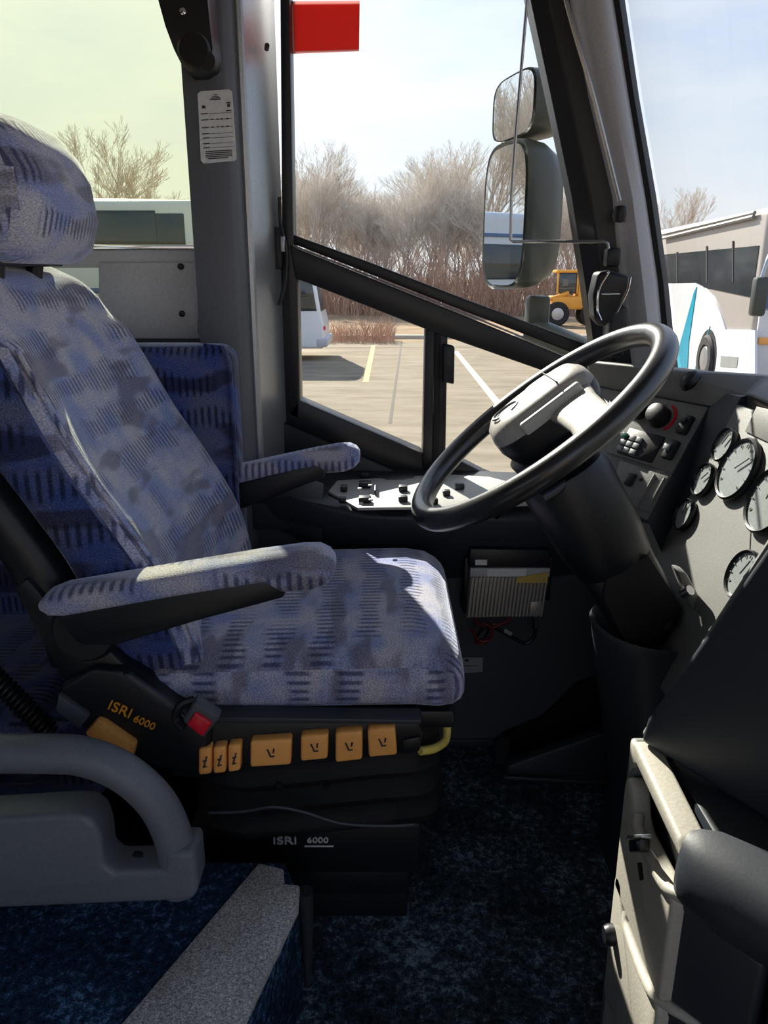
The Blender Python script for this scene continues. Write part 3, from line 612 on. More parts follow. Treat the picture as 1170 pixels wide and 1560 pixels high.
obj('side_wing', slab([at(u, v, y=1.06) for u, v in ((1030, 868), (1046, 872), (1072, 920), (1085, 968), (1050, 985), (1055, 930))], (0, .03, 0), .006), 'dash', col)
obj('key_barrel', tube([at(1040, 905, y=1.06), at(1052, 899, y=1.05)], .008, 10), 'chrome', col)

# ================================================================== dashboard
db = thing('dashboard', 'wraparound grey dashboard with round gauges and radio panel under the windscreen', 'dashboard', (.6, 1.1, .4))
B0, B1 = Vector((.464, 1.45, .786)), Vector((.55, 1.30, .78))
hv = (B1 - B0).normalized(); dn = Vector((-.485, -.28, -.829)).normalized(); pn = hv.cross(dn).normalized()
if pn.x > 0: pn = -pn
Bm1 = B0 - hv*.12
A_ = [Vector((.40, 1.54, .838)), Vector((.45, 1.45, .84)), at(1015, 562, z=.84), at(1170, 573, z=.835), Vector((.70, .95, .83)), Vector((.76, .4, .82)), Vector((.76, -.6, .82))]
Bk = [Vector((.60, 1.63, .815)), Vector((.66, 1.55, .815)), Vector((.74, 1.5, .815)), Vector((.82, 1.3, .81)), Vector((.82, .95, .81)), Vector((.82, .4, .81)), Vector((.82, -.6, .81))]
Gt = lambda y: Vector((.572, y, .809)); Gn = Vector((-.9362, 0, .3515)).normalized(); G0 = Vector((.477, 1.24, .556))
def gpt(y, z): return Vector((.477 + .3755*(z - .556), y, z))
Lp = [Bm1, B0, B1, Vector((.585, 1.245, .815)), gpt(.95, .812), gpt(.4, .812), gpt(-.6, .812)]
bt_ = NB(); ra = [bt_.verts.new(p) for p in A_]; rb = [bt_.verts.new(p) for p in Bk]; rc = [bt_.verts.new(p) for p in Lp]
rd = [bt_.verts.new(p - Vector((-.03, 0, .02))) for p in Lp]; re_ = [bt_.verts.new(p - Vector((0, 0, .06))) for p in Bk]
for i in range(6):
    for q1, q2 in ((rb, ra), (ra, rc), (rc, rd), (rd, re_), (re_, rb)): bt_.faces.new((q1[i], q1[i+1], q2[i+1], q2[i]))
for i in (0, 6): bt_.faces.new([q[i] for q in (ra, rb, re_, rd, rc)])
bmesh.ops.recalc_face_normals(bt_, faces=bt_.faces); bevel_all(bt_, .007, 3, 20)
obj('top_pad', bt_, 'dash', db, ang=45)
cpl = obj('control_panel', slab([Bm1, B1, B1 + dn*.215, Bm1 + dn*.215], -pn*.03, .003), 'dash', db)
ck = [B1 + pn*.001, B1 + dn*.215, Vector((.477, 1.235, .54)), Vector((.500, 1.235, .62)), Vector((.573, 1.235, .812)), Vector((.565, 1.27, .812))]
bmk = NB(); vv = [bmk.verts.new(p) for p in ck]; v2 = [bmk.verts.new(p + Vector((.04, .03, 0))) for p in ck]
for i in range(6): bmk.faces.new((vv[i], vv[(i+1) % 6], v2[(i+1) % 6], v2[i]))
for tri in ((0, 1, 2), (0, 2, 3), (0, 3, 4), (0, 4, 5)): bmk.faces.new([vv[i] for i in tri]); bmk.faces.new([v2[i] for i in tri][::-1])
obj('cheek', bmk, 'dash_dark', db)
def pp(u, v, off=0.0): return onp(u, v, B0, pn) + pn*off
def pbox(u, v, a, b, h, mt, name, bev=.002, parent=db, off=0):
    bm = box((0, 0, 0), (a, b, h), bev); bmesh.ops.transform(bm, matrix=axes(pp(u, v, h/2 + off), hv, dn, pn), verts=bm.verts); return obj(name, bm, mt, parent)
fr = slab([pp(u, v, 0) for u, v in ((930, 604), (965, 598), (1080, 622), (1025, 722), (925, 690))], pn*.004, .0015)
rad = obj('radio_plate', fr, 'dash', db)
obj('plate_groove', tube([pp(948, 596, .004), pp(1083, 621, .004)], .0016, 6), 'black', rad)
obj('lower_plate', slab([pp(u, v, 0) for u, v in ((945, 702), (1020, 727), (992, 782), (930, 762))], pn*.003, .0015), 'dash', db)
def knob(u, v, r, h, parent=rad):
    k = obj('knob', lathe([(r*1.1, 0), (r*1.05, h*.3), (r, h*.4), (r*.92, h*.95), (r*.8, h), (0, h)], axes(pp(u, v, .003), hv, -dn, pn), 24), 'black', parent)
    return k
kn = knob(978, 630, .014, .02); kn2 = knob(1008, 638, .0195, .024)
obj('red_scale', tube([pp(1010, 638, .005) + hv*.027*math.cos(R(q)) - dn*.027*math.sin(R(q)) for q in range(-50, 75, 10)], .0028, 6), 'red', rad, label='red temperature arc')
obj('pale_scale', tube([pp(1010, 638, .005) + hv*.026*math.cos(R(q)) - dn*.026*math.sin(R(q)) for q in range(100, 200, 10)], .0015, 6), 'button', rad)
rk = pbox(1047, 650, .022, .036, .012, 'black', 'rocker_switch', .004, rad); rk2 = pbox(1025, 688, .022, .036, .012, 'black', 'rocker_switch', .004, rad)
pbox(1047, 645, .012, .010, .003, 'dash_dark', 'rocker_mark', .001, rad, .013); pbox(1022, 686, .012, .012, .003, 'button', 'rocker_mark', .001, rad, .013)
rdo = pbox(978, 680, .082, .052, .008, 'black', 'radio', .003, rad)
pbox(956, 667, .013, .010, .002, 'lcd', 'display', .0005, rad, .0085)
for i in range(3):
    for j in range(3):
        if i == 0 and j == 0: continue
        bm = box((0, 0, 0), (.0125, .0095, .003), .0008); bmesh.ops.transform(bm, matrix=axes(pp(958, 668, .0095) + hv*.0155*i + dn*.0125*j, hv, dn, pn), verts=bm.verts); obj('radio_button', bm, 'button', rad)
pbox(962, 732, .018, .024, .008, 'black', 'toggle_switch', .003); pbox(978, 732, .006, .006, .006, 'black', 'indicator', .001)
for u, v in ((990, 752), (996, 745)): pass
pbox(993, 752, .016, .058, .003, 'deep', 'card_slot', .001)
for q in (-.011, .011):
    bm = box((0, 0, 0), (.002, .066, .006), .0006); bmesh.ops.transform(bm, matrix=axes(pp(993, 752, .003) + hv*q, hv, dn, pn), verts=bm.verts); obj('slot_rib', bm, 'dash', db)
# vent ball on the lip
lp = at(1053, 580, x=.52); lp = at(1053, 581, z=.822)
obj('sensor_ball', lathe([(0, -.010), (.016, -.008), (.021, 0), (.018, .010), (.010, .016), (0, .018)], axes(lp + Vector((.0, 0, 0)), Vector((0, 1, 0)), Vector((.6, 0, .8)), Vector((-.8, -.2, .6)).normalized()), 20), 'black', db)
# gauge panel
gpn = obj('gauge_panel', slab([gpt(1.245, .80), gpt(.2, .80), gpt(.2, .40), gpt(1.16, .40), gpt(1.245, .54)], Vector((.04, 0, -.01)), .003), 'dash', db)
gu = Vector((0, -1, 0)); gd = Vector((.3515, 0, .9362)).normalized()
def gauge(u, v, r):
    p = onp(u, v, G0, Gn); mt = axes(p, gu, gd, Gn if Gn.x < 0 else -Gn)
    g = obj('gauge', lathe([(r*.98, 0), (r*1.06, .003), (r*1.06, .009), (r*1.0, .012), (r*.94, .010), (r*.93, .006), (0, .006)], mt, 36), 'black', db)
    obj('dial', lathe([(0, .0062), (r*.93, .0062), (r*.93, .0075), (0, .0075)], mt, 32), 'dial', g)
    aa = random.uniform(.6, 2.4)
    obj('needle', tube([mt @ Vector((0, 0, .011)), mt @ Vector((r*.7*math.cos(aa), r*.7*math.sin(aa), .011))], .0011, 5), 'ink', g)
    tk = [tube([mt @ Vector((r*.72*math.cos(R(q)), r*.72*math.sin(R(q)), .009)), mt @ Vector((r*.84*math.cos(R(q)), r*.84*math.sin(R(q)), .009))], .0008, 4) for q in range(-40, 221, 26)]
    obj('tick_marks', join(*tk), 'ink', g)
for u, v, r in ((1109, 680, .027), (1077, 733, .027), (1048, 786, .026), (1129, 717, .047), (1178, 764, .047), (1138, 878, .034)): gauge(u, v, r)
obj('inset_panel', slab([onp(u, v, G0, Gn) for u, v in ((1155, 620), (1240, 640), (1205, 690), (1137, 658))], -Gn*.003 if Gn.x > 0 else Gn*.003, .001), 'dash', db)
obj('panel_seam', tube([onp(1145, 790, G0, Gn), onp(1142, 850, G0, Gn)], .0012, 5), 'ink', db)
# aisle end of the dash
s_pt = lambda s, z: Vector((.30 + .65*s, .78 - .75*s, z))
P_bl, P_br, P_tl = at(975, 1130, x=.30), s_pt(.60, .45), s_pt(.108, .749)
nrm_s = Vector((.75, .65, 0)).normalized()
endp = obj('end_panel', slab([P_bl, s_pt(.0, P_bl.z + .01) + Vector((.004, 0, .02)), P_tl, s_pt(.145, .80), s_pt(.60, .84), s_pt(.60, .44), s_pt(.151, .458)], nrm_s*.05, .006, 3), 'dash_dark', db)
obj('end_panel_edge', tube([P_bl + nrm_s*.02, P_tl + nrm_s*.02, s_pt(.15, .82) + nrm_s*.02], .008, 8), 'dash', db)
# ---- storage cabinet below the aisle end: rear face towards the driver, side turned towards the aisle
XC, YF, YN = .30, .80, .628
cab = thing('storage_cabinet', 'light grey storage cabinet with two open pockets below the aisle end of the dashboard', 'cabinet', (.5, .7, 0))
DV = Vector((.655, -.756, 0)); NVo = Vector((-.756, -.655, 0))          # along the aisle side, and out from it
CN = Vector((XC, YN, 0))
def plan(z0, z1, L, out=0.0, r=.012, x_in=0.0, y_far=YF):
    c = CN + NVo*out; c.x = max(c.x, XC - .014) ; e_ = c + DV*L
    a0 = Vector((XC - x_in, y_far, z0)); c.z = z0; e_.z = z0
    return slab([a0, Vector((XC - x_in, c.y + r, z0)), Vector((XC - x_in + r*.12, c.y + r*.3, z0)), c + DV*r*1.1, e_, e_ + Vector((.25, .25, 0)), Vector((XC + .3, y_far, z0))], (0, 0, z1 - z0), .004, 2)
obj('body', slab([Vector((XC + .035, YF, 0)), Vector((XC + .035, YN + .01, 0)), CN + DV*.45 + Vector((.02, .02, 0)), Vector((.80, .5, 0)), Vector((.80, YF, 0))], (0, 0, .458), .004), 'dash_dark', cab)
def xprism(yz, x, d, bev, seg=3): return slab([(x, y, z) for y, z in yz], (d, 0, 0), bev, seg)
obj('side_frame', xprism([(YF + .004, 0), (YF + .004, .468), (YF - .012, .474), (YF - .016, .45), (YF - .016, 0)], XC - .004, .05, .004), 'dash', cab)
def rounded(pts): return pts
tf = [(YF, .470), (YF - .02, .474), (YN + .01, .462), (YN - .004, .452), (YN - .004, .442), (YF - .03, .452), (YF - .016, .440), (YF - .006, .42)]
obj('top_frame', xprism(tf, XC - .006, .03, .005), 'cabinet_lit', cab)
def pocket(z0, z1):
    yz = [(YF - .016, z0), (YF - .014, z1 + .020), (YF - .020, z1 + .032), (YF - .030, z1 + .036), (YF - .042, z1 + .032), (YF - .050, z1 + .016), (YF - .058, z1 + .003), (YF - .072, z1 - .003), (YN + .016, z1), (YN - .002, z1 + .006), (YN - .008, z1 - .01), (YN - .008, z0)]
    return obj('pocket_front', xprism(yz, XC - .012, .022, .006, 3), 'cabinet_lit', cab, ang=60)
for z0, z1 in ((.268, .398), (.10, .258)):
    po = pocket(z0, z1)
    obj('lip', tube(smooth_path([Vector((XC - .006, YF - .056, z1 + .006)), Vector((XC - .010, YF - .075, z1 - .003)), Vector((XC - .011, YN + .02, z1)), Vector((XC - .002, YN - .004, z1 + .005)), CN + DV*.03 + Vector((0, 0, z1 + .004)), CN + DV*.06 + Vector((0, 0, z1 - .004))], 5), .0065, 10), 'cabinet_lit', po, ang=80)
    bm = slab([CN + NVo*.004 + DV*-.006 + Vector((0, 0, z0)), CN + NVo*.006 + DV*.085 + Vector((0, 0, z0)), CN + NVo*.006 + DV*.088 + Vector((0, 0, z1 - .012)), CN + NVo*.004 + DV*.03 + Vector((0, 0, z1 - .002)), CN + NVo*.004 + DV*-.006 + Vector((0, 0, z1))], -NVo*.03, .006, 3)
    obj('side_panel', bm, 'dash_dark', po)  # charcoal puts the shade of the aisle side into the colour
    obj('recess', slab([Vector((XC + .016, YF - .02, z1 - .05)), Vector((XC + .016, YF - .02, z1 + .045)), Vector((XC + .016, YN, z1 + .045)), Vector((XC + .016, YN, z1 - .05))], (.006, 0, 0), 0), 'deep', po)
obj('mid_band', xprism([(YF - .018, .296), (YF - .018, .302), (YN + .004, .302), (YN + .004, .285), (YF - .05, .288)], XC - .006, .02, .003), 'cabinet_lit', cab)
obj('kick_panel', xprism([(YF - .016, 0), (YF - .016, .098), (YN, .098), (YN, 0)], XC - .008, .02, .004), 'cabinet_lit', cab)
obj('latch', slab([at(u, v, x=XC - .026) for u, v in ((957, 1280), (974, 1278), (974, 1298), (958, 1299))], (.012, 0, 0), .002), 'black', cab)
obj('latch_bar', slab([at(u, v, x=XC - .027) for u, v in ((954, 1272), (976, 1271), (976, 1277), (954, 1279))], (.012, 0, 0), .001), 'alu', cab)
obj('key_slot', slab([at(u, v, x=XC - .0135) for u, v in ((970, 1314), (976, 1314), (979, 1340), (974, 1342))], (.004, 0, 0), .001), 'deep', cab)
obj('knob', lathe([(0, 0), (.013, 0), (.013, .012), (.010, .018), (0, .018)], axes(at(942, 1424, x=XC - .006), Y_, Vector((0, 0, 1)), Vector((-1, 0, 0))), 18), 'black', cab)
# bulging lid and lower doors along the aisle side, shade put into their colour
lp_ = [(-.03, .478), (.004, .474), (.022, .462), (.034, .444), (.036, .424), (.028, .408), (.012, .399), (-.03, .396)]
rings = []
for q, k in ((-.004, .35), (.004, .6), (.02, .85), (.06, 1.0), (.2, 1.05), (.45, 1.05)):
    rings.append([CN + DV*q + NVo*(o_*k) + Vector((0, 0, .437 + (z - .437)*(.75 + .25*k))) for o_, z in lp_])
obj('bulging_lid', loft(rings), 'dash_dark', cab, ang=50)
for q0, q1 in ((.095, .30), (.306, .5)):
    obj('aisle_door', slab([CN + NVo*.002 + DV*q0 + Vector((0, 0, .10)), CN + NVo*.002 + DV*q1 + Vector((0, 0, .10)), CN + NVo*.002 + DV*q1 + Vector((0, 0, .39)), CN + NVo*.002 + DV*q0 + Vector((0, 0, .39))], -NVo*.03, .006, 3), 'dash_dark', cab)

# ================================================================== footwell
fr_ = thing('footrest', 'dark grey moulded foot rest ledge on the floor under the dashboard', 'footrest', (.38, 1.38, 0))
fy = 1.35
obj('ledge_panel', slab(ypoly([(768, 1180), (776, 1166), (945, 1108), (1000, 1092), (1000, 1190), (945, 1188)], fy), (0, .025, 0), .006), 'dash_dark', fr_)
obj('floor_lip', slab([at(752, 1168, z=.012), at(768, 1183, z=.012), at(945, 1193, z=.012), at(1000, 1192, z=.012), at(1000, 1176, z=.012), at(780, 1166, z=.012)], (0, 0, -.010), .003), 'dash_dark', fr_)
obj('side_panel', slab([at(760, 1122, y=1.468), at(752, 1130, y=1.468), Vector((at(756, 1172, z=.004))), at(772, 1178, z=.004), at(770, 1122, y=1.468)][:2] + [at(756, 1172, z=.004), at(772, 1178, z=.004), at(772, 1122, y=1.468)], (0.006, 0, 0.004), .0), 'dash_dark', fr_)
obj('dark_opening', slab(ypoly([(764, 1122), (826, 1096), (882, 1042), (940, 1024), (1010, 1015), (1010, 1160), (764, 1160)], 1.462), (0, .014, 0), .003), 'deep', fr_)  # near-black sheet cut to the outline of the dark opening
struct('wall_front_panel', slab([Vector((.47, 1.475, .0)), Vector((.47, 1.475, .58)), Vector((.56, 1.2, .58)), Vector((.56, 1.2, 0))], (.03, .01, 0), .0), 'wall')

# ---- amplifier on the wall with its wiring
am = thing('radio_amplifier', 'finned silver amplifier box in a black bracket mounted on the wall', 'amplifier', at(775, 940, y=1.44))
ay = 1.40
obj('housing', slab(ypoly([(717, 868), (836, 868), (826, 938), (710, 942)], ay), (0, .06, 0), .003), 'fin', am)
q = [(717, 866), (838, 866), (837, 879), (716, 879)]
obj('name_strip', slab(ypoly(q, ay - .008), (0, .01, 0), .001), 'plate', am)
obj('label_patch', slab(ypoly([(743, 867), (802, 867), (801, 878), (742, 878)], ay - .0095), (0, .002, 0), 0), 'white', am)
obj('yellow_stain_label', slab(ypoly([(787, 880), (835, 872), (834, 888), (786, 888)], ay - .0108), (0, .002, 0), 0), 'yellowline', am, label='yellowed sticker remnant')
for k in range(21):
    t = (k + .3)/21; u0, u1 = 717 + 119*t, 711 + 116*t
    obj('fin', slab(ypoly([(u0, 880), (u0 + 2.6, 880), (u1 + 2.6, 939), (u1, 940)], ay - .010), (0, .012, 0), 0), 'fin', am)
obj('bracket', join(slab(ypoly([(716, 836), (838, 838), (840, 866), (714, 866)], ay - .004), (0, .07, 0), .004), slab(ypoly([(708, 850), (716, 850), (716, 935), (706, 935)], ay + .02), (0, .05, 0), .002), slab(ypoly([(836, 850), (843, 850), (838, 915), (830, 915)], ay + .02), (0, .05, 0), .002)), 'black', am)
obj('small_label', slab(ypoly([(724, 853), (742, 853), (742, 861), (724, 861)], ay - .006), (0, .003, 0), 0), 'white', am)
obj('socket', slab(ypoly([(808, 917), (826, 916), (824, 938), (806, 938)], ay - .013), (0, .02, 0), .002), 'fin', am)
cx_ = obj('coax_cable', tube(smooth_path([at(816, 938, y=ay), at(816, 958, y=ay), at(812, 972, y=ay), at(800, 980, y=ay), at(782, 972, y=ay), at(765, 962, y=ay), at(752, 955, y=ay)]), .004, 8), 'wire_black', am)
obj('coax_plug', tube([at(815, 938, y=ay), at(815, 956, y=ay)], .006, 10), 'chrome', cx_)
obj('pale_tie', tube([at(768, 960, y=ay - .006), at(779, 966, y=ay - .006)], .0045, 6), 'button', cx_)
for i, pth in enumerate((((778, 940), (766, 950), (745, 952), (728, 966), (724, 978), (738, 980), (750, 962), (742, 948)), ((775, 944), (752, 956), (732, 952), (722, 942)), ((748, 950), (738, 972), (726, 974), (734, 958), (748, 952)), ((718, 958), (730, 976), (746, 974), (748, 956), (736, 950)))):
    obj('power_wire', tube(smooth_path([at(u, v, y=ay - .004*i) for u, v in pth]), .0028, 6), ('wire_red', 'wire_red', 'wire_black', 'wire_red')[i], am)
up_c = obj('microphone_cord', tube(smooth_path([at(770, 772, y=1.375), at(748, 800, y=1.40), at(730, 832, y=1.43), at(714, 868, y=1.45), at(706, 900, y=1.46), at(704, 925, y=1.465)]), .004, 8), 'wire_black', None, 'thin black cord hanging from the side console down beside the amplifier', 'cord')
obj('cord_tag', slab(ypoly([(752, 788), (761, 785), (759, 800), (750, 800)], 1.39), (0, .003, 0), 0), 'white', up_c)
lb = obj('wall_label', slab(ypoly([(690, 1002), (736, 1002), (735, 1024), (690, 1026)], 1.476), (0, .003, 0), 0), 'button', None, 'small pale label stuck low on the wall beside the seat cushion', 'label')
obj('print', join(slab(ypoly([(708, 1004), (714, 1004), (714, 1008), (708, 1008)], 1.4755), (0, .001, 0), 0), slab(ypoly([(703, 1014), (728, 1014), (728, 1015), (703, 1015)], 1.4755), (0, .001, 0), 0)), 'ink', lb)

# ================================================================== things on the pillars and windows
pl_ = obj('inspection_label', slab(ypoly([(301, 143), (305, 139), (349, 136), (353, 139), (360, 241), (357, 245), (310, 249), (306, 245)], 1.447), (0, .003, 0), 0), 'white', None, 'white printed form label stuck on the grey pillar beside the tinted window', 'label')
pr = []
def lbq(a, b, c, d): 
    f = lambda s, t: at(301 + 52*s + 6.5*t, 140 + 106*t - 3*s, y=1.4462)
    pr.append(slab([f(a, b), f(c, b), f(c, d), f(a, d)], (0, .0006, 0), 0))
for k in range(4): lbq(.46 - .04*k, .05 + .022*k, .56 + .035*k, .062 + .022*k)
lbq(.1, .2, .2, .24); lbq(.82, .17, .94, .19); lbq(.84, .2, .92, .24); lbq(.8, .285, .95, .30)
for t in (.31, .40, .51, .60, .66, .74, .80):
    lbq(.06, t, .26, t + .014); lbq(.28, t + .008, .95, t + .0125)
for t in (.41, .52):
    for s in (.34, .5, .62, .78): lbq(s, t - .012, s + .07, t + .004)
for k in range(5): lbq(.12 + .06*(k == 4), .855 + .026*k, .9 - .12*(k == 4), .868 + .026*k)
obj('print', join(*pr), 'ink', pl_, smooth=False)
rt = obj('red_tag', slab(ypoly([(446, 6), (548, 5), (547, 76), (448, 79)], WY + .012), (0, .002, 0), 0), 'redfilm', None, 'red square tag stuck in the upper corner of the driver window', 'tag')
obj('pale_border', join(*[slab(ypoly(q, WY + .010), (0, .001, 0), 0) for q in ([(442, 2), (548, 1), (548, 6), (443, 7)], [(442, 2), (446, 2), (449, 80), (445, 81)], [(445, 78), (547, 75), (547, 78), (445, 82)])]), 'palefilm', rt)
# black fitting hanging above the driver
ob = obj('overhead_fitting', loft([[Vector(p) for p in ypoly([(a_, v), ((a_*2+b_)/3, v + 2), ((a_+b_*2)/3, v + 2), (b_, v)], 1.40 - dpt)] + [Vector(p) + Vector((0, .07, 0)) for p in ypoly([(b_, v), ((a_+b_*2)/3, v), ((a_*2+b_)/3, v), (a_, v)], 1.40 - dpt)] for v, a_, b_, dpt in ((-330, 205, 300, .0), (-150, 222, 308, .02), (0, 241, 316, .03), (40, 252, 320, .03), (75, 265, 324, .03), (95, 275, 320, .02), (108, 284, 305, .01))]), 'black', None, 'black curved plastic fitting hanging in front of the grey pillar top', 'bracket', ang=50)
obj('knob', lathe([(0, 0), (.026, 0), (.026, .022), (.022, .03), (0, .032)], axes(at(297, 82, y=1.365), Vector((1, 0, 0)), Vector((0, 0, 1)), Vector((.15, -1, 0)).normalized()), 24), 'black_matte', ob)
obj('pivot', tube([at(312, 92, y=1.36), at(314, 92, y=1.34)], .014, 14), 'black_matte', ob)
obj('screw', lathe([(0, 0), (.006, 0), (.005, .003), (0, .004)], axes(at(279, 18, y=1.368), Vector((1, 0, 0)), Vector((0, 0, 1)), Vector((0, -1, 0))), 12), 'chrome', ob)
# shade cord by the pillar
cl_ = obj('shade_cord', tube(smooth_path([at(426, 300, y=1.63), at(427, 340, y=1.63), at(434, 372, y=1.62), at(437, 395, y=1.62), at(434, 430, y=1.62), at(425, 465, y=1.62)]), .0035, 8), 'black', None, 'short dark cord with catch beside the driver window frame', 'cord')
obj('catch', box(at(431, 372, y=1.62), (.008, .012, .03), .002), 'alu', cl_)
obj('catch_body', box(at(424, 378, y=1.635), (.016, .02, .08), .004), 'black', cl_)
# rods
r1 = obj('shade_rod', tube(smooth_path([at(780, -330, y=1.585), at(862, 0, y=1.585), at(905, 150, y=1.585), at(944, 306, y=1.585)]), .0042, 8), 'steel', None, 'long straight steel rod running down the windscreen pillar', 'rod')
obj('end_clip', lathe([(0, -.016), (.012, -.014), (.015, 0), (.012, .014), (0, .016)], axes(at(945, 326, y=1.588), Vector((1, 0, 0)), Y_, Vector((0, 0, 1))), 14), 'black', r1)
r2 = obj('shade_wire', tube([at(812, -330, y=1.60), at(803, 0, y=1.60), at(786, 200, y=1.60), at(779, 300, y=1.60), at(778, 366, y=1.60), at(782, 368, y=1.60), at(850, 368, y=1.59), at(920, 368, y=1.58), at(926, 371, y=1.58), at(928, 384, y=1.58)], .003, 8), 'steel', None, 'thin bent steel wire crossing in front of the outside mirror', 'wire')
obj('clip', box(at(932, 392, y=1.59), (.028, .03, .036), .006), 'black', r2)
# small black device on the pillar
dv = obj('dash_device', slab(ypoly([(912, 414), (930, 412), (961, 420), (958, 440), (940, 482), (920, 500), (906, 484), (904, 450)], 1.55), (0, .05, 0), .008, 3), 'black', None, 'small black shield-shaped device with silver edges at the foot of the windscreen pillar', 'device')
obj('silver_edge', tube(smooth_path([at(928, 414, y=1.548), at(913, 440, y=1.546), at(910, 470, y=1.546), at(916, 488, y=1.548)]), .0018, 6), 'chrome', dv)
obj('silver_edge', tube(smooth_path([at(961, 422, y=1.548), at(956, 444, y=1.546), at(940, 476, y=1.548)]), .0016, 6), 'chrome', dv)
obj('silver_bar', box(at(930, 448, y=1.547), (.036, .003, .003), .001), 'chrome', dv)
obj('mount', box(at(935, 505, y=1.60), (.035, .05, .10), .008), 'black', dv)

# ================================================================== outside mirror
MP = at(795, 300, y=2.0)
mn = Vector((-.960, -.280, 0)).normalized(); ms = Vector((-mn.y, mn.x, 0)).normalized()
if ms.y > 0: ms = -ms
om = thing('outside_mirror', 'tall two-part dark outside mirror on an arm beyond the driver window', 'mirror', at(812, 500, y=2.0))
def zat(v): return at(780, v, y=2.0).z
def mring(s, hw, hh, zc, e_, oc): return [oc + ms*a + Vector((0, 0, b)) - mn*s for a, b in sup(hw, hh, 36, e_)]
oc_l = Vector((at(770, 330, y=2.0).x, 2.0, (zat(215) + zat(441))/2)); hl = (zat(215) - zat(441))/2
oc_u = Vector((at(787, 160, y=2.0).x - .004, 2.0, (zat(112) + zat(213))/2)); hu_ = (zat(112) - zat(213))/2
for nm, oc, hw, hh in (('lower_shell', oc_l, .125, hl), ('upper_shell', oc_u, .118, hu_)):
    s_ = obj(nm, loft([mring(0, hw*.94, hh*.97, 0, 4, oc), mring(-.004, hw, hh, 0, 4, oc), mring(.02, hw, hh, 0, 4, oc), mring(.06, hw*.94, hh*.97, 0, 3.6, oc), mring(.10, hw*.78, hh*.86, 0, 3, oc), mring(.118, hw*.5, hh*.6, 0, 2.6, oc)]), 'mirror_shell', om, ang=50)
    obj('mirror_glass', loft([mring(-.004, hw*.90, hh*.94, 0, 4, oc), mring(-.0055, hw*.90, hh*.94, 0, 4, oc)]), 'mirror', s_)
obj('neck', box(at(812, 478, y=2.0) + Vector((.01, 0, 0)), (.055, .06, .09), .01), 'mirror_shell', om)
obj('arm', tube(smooth_path([at(806, 500, y=2.0), at(840, 514, y=1.97), at(900, 540, y=1.90), at(960, 570, y=1.80), at(985, 575, y=1.71)]), .032, 14), 'mirror_shell', om)

# ================================================================== outdoors
GZ = -1.1
def gat(u, v, dz=0): return at(u, v, z=GZ + dz)
struct('ground', box((0, 120, GZ - .06), (700, 700, .1), 0), 'grass')
struct('pavement', box((0, 11, GZ - .01), (160, 29, .02), 0), 'asphalt')
def strip(p0, p1, wd, mt, nm):
    d = (p1 - p0); d.z = 0; d.normalize(); s = Vector((-d.y, d.x, 0))*wd/2
    return struct(nm, slab([p0 - s, p1 - s, p1 + s, p0 + s], (0, 0, -.02), 0), mt)
strip(gat(569, 526, .004), gat(557, 582, .004), .12, 'yellowline', 'road_marking')
strip(gat(694, 535, .004), gat(765, 622, .004), .14, 'whiteline', 'road_marking')
strip(gat(612, 520, .003), gat(594, 645, .003), .05, 'joint', 'pavement_joint')
strip(gat(470, 545, .003) + Vector((-12, 3.0, 0)), gat(470, 545, .003) + Vector((30, 3.0, 0)), .05, 'joint', 'pavement_joint')
struct('kerb', box((0, 27.0, GZ + .03), (120, .25, .16), .02), 'whiteline')

# ---- bare trees
def seg(bv, bf, a, b, r0, r1, n=3):
    t = (b - a)
    if t.length < 1e-5: return
    t.normalize(); s = t.cross(Vector((0, 0, 1)) if abs(t.z) < .9 else Vector((1, 0, 0))).normalized(); u = s.cross(t)
    i0 = len(bv)
    for p, r in ((a, r0), (b, r1)):
        for k in range(n):
            q = 2*math.pi*k/n; bv.append(p + s*math.cos(q)*r + u*math.sin(q)*r)
    for k in range(n): bf.append((i0 + k, i0 + (k+1) % n, i0 + n + (k+1) % n, i0 + n + k))
def make_tree(seed, H, spread, depth=5):
    rnd = random.Random(seed); tv, tf, wv, wf = [], [], [], []
    def grow(p, d, L, r, lv):
        n = 3 if lv < 2 else 2
        for i in range(n):
            d2 = (d + Vector((rnd.uniform(-1, 1), rnd.uniform(-1, 1), rnd.uniform(-.3, .6)))*.16).normalized()
            q = p + d2*L/n; r2 = r*(.82 if lv < 2 else .75)
            if lv < 3: seg(tv, tf, p, q, r, r2, 5 if lv < 2 else 4)
            else: seg(wv, wf, p, q, max(r*.8, .009), max(r2*.8, .007), 3)
            if lv < depth:
                for _ in range(rnd.choice((1, 2, 2)) if (i or lv) else rnd.choice((0, 1))):
                    ang = rnd.uniform(0, 2*math.pi); sp_ = spread*rnd.uniform(.6, 1.3)
                    dd = (d2 + Vector((math.cos(ang), math.sin(ang), rnd.uniform(-.05, .45)))*sp_).normalized()
                    grow(q, dd, L*rnd.uniform(.5, .72), r2*.6, lv + 1)
            p, d, r = q, d2, r2
        if lv < depth: grow(p, d, L*.6, r*.8, lv + 1)
    grow(Vector((0, 0, 0)), Vector((0, 0, 1)), H*.42, H*.013, 0)
    out = []
    for v, f, nm in ((tv, tf, 'trunk'), (wv, wf, 'twigs')):
        me = bpy.data.meshes.new(nm); me.from_pydata([tuple(p) for p in v], [], f); me.update(); out.append(me)
    out[0].materials.append(M['bark']); out[1].materials.append(M['twig']); return out
kinds = [make_tree(s, h, sp_) for s, h, sp_ in ((3, 10, .55), (11, 10, .5), (23, 10, .7), (37, 10, .6))]
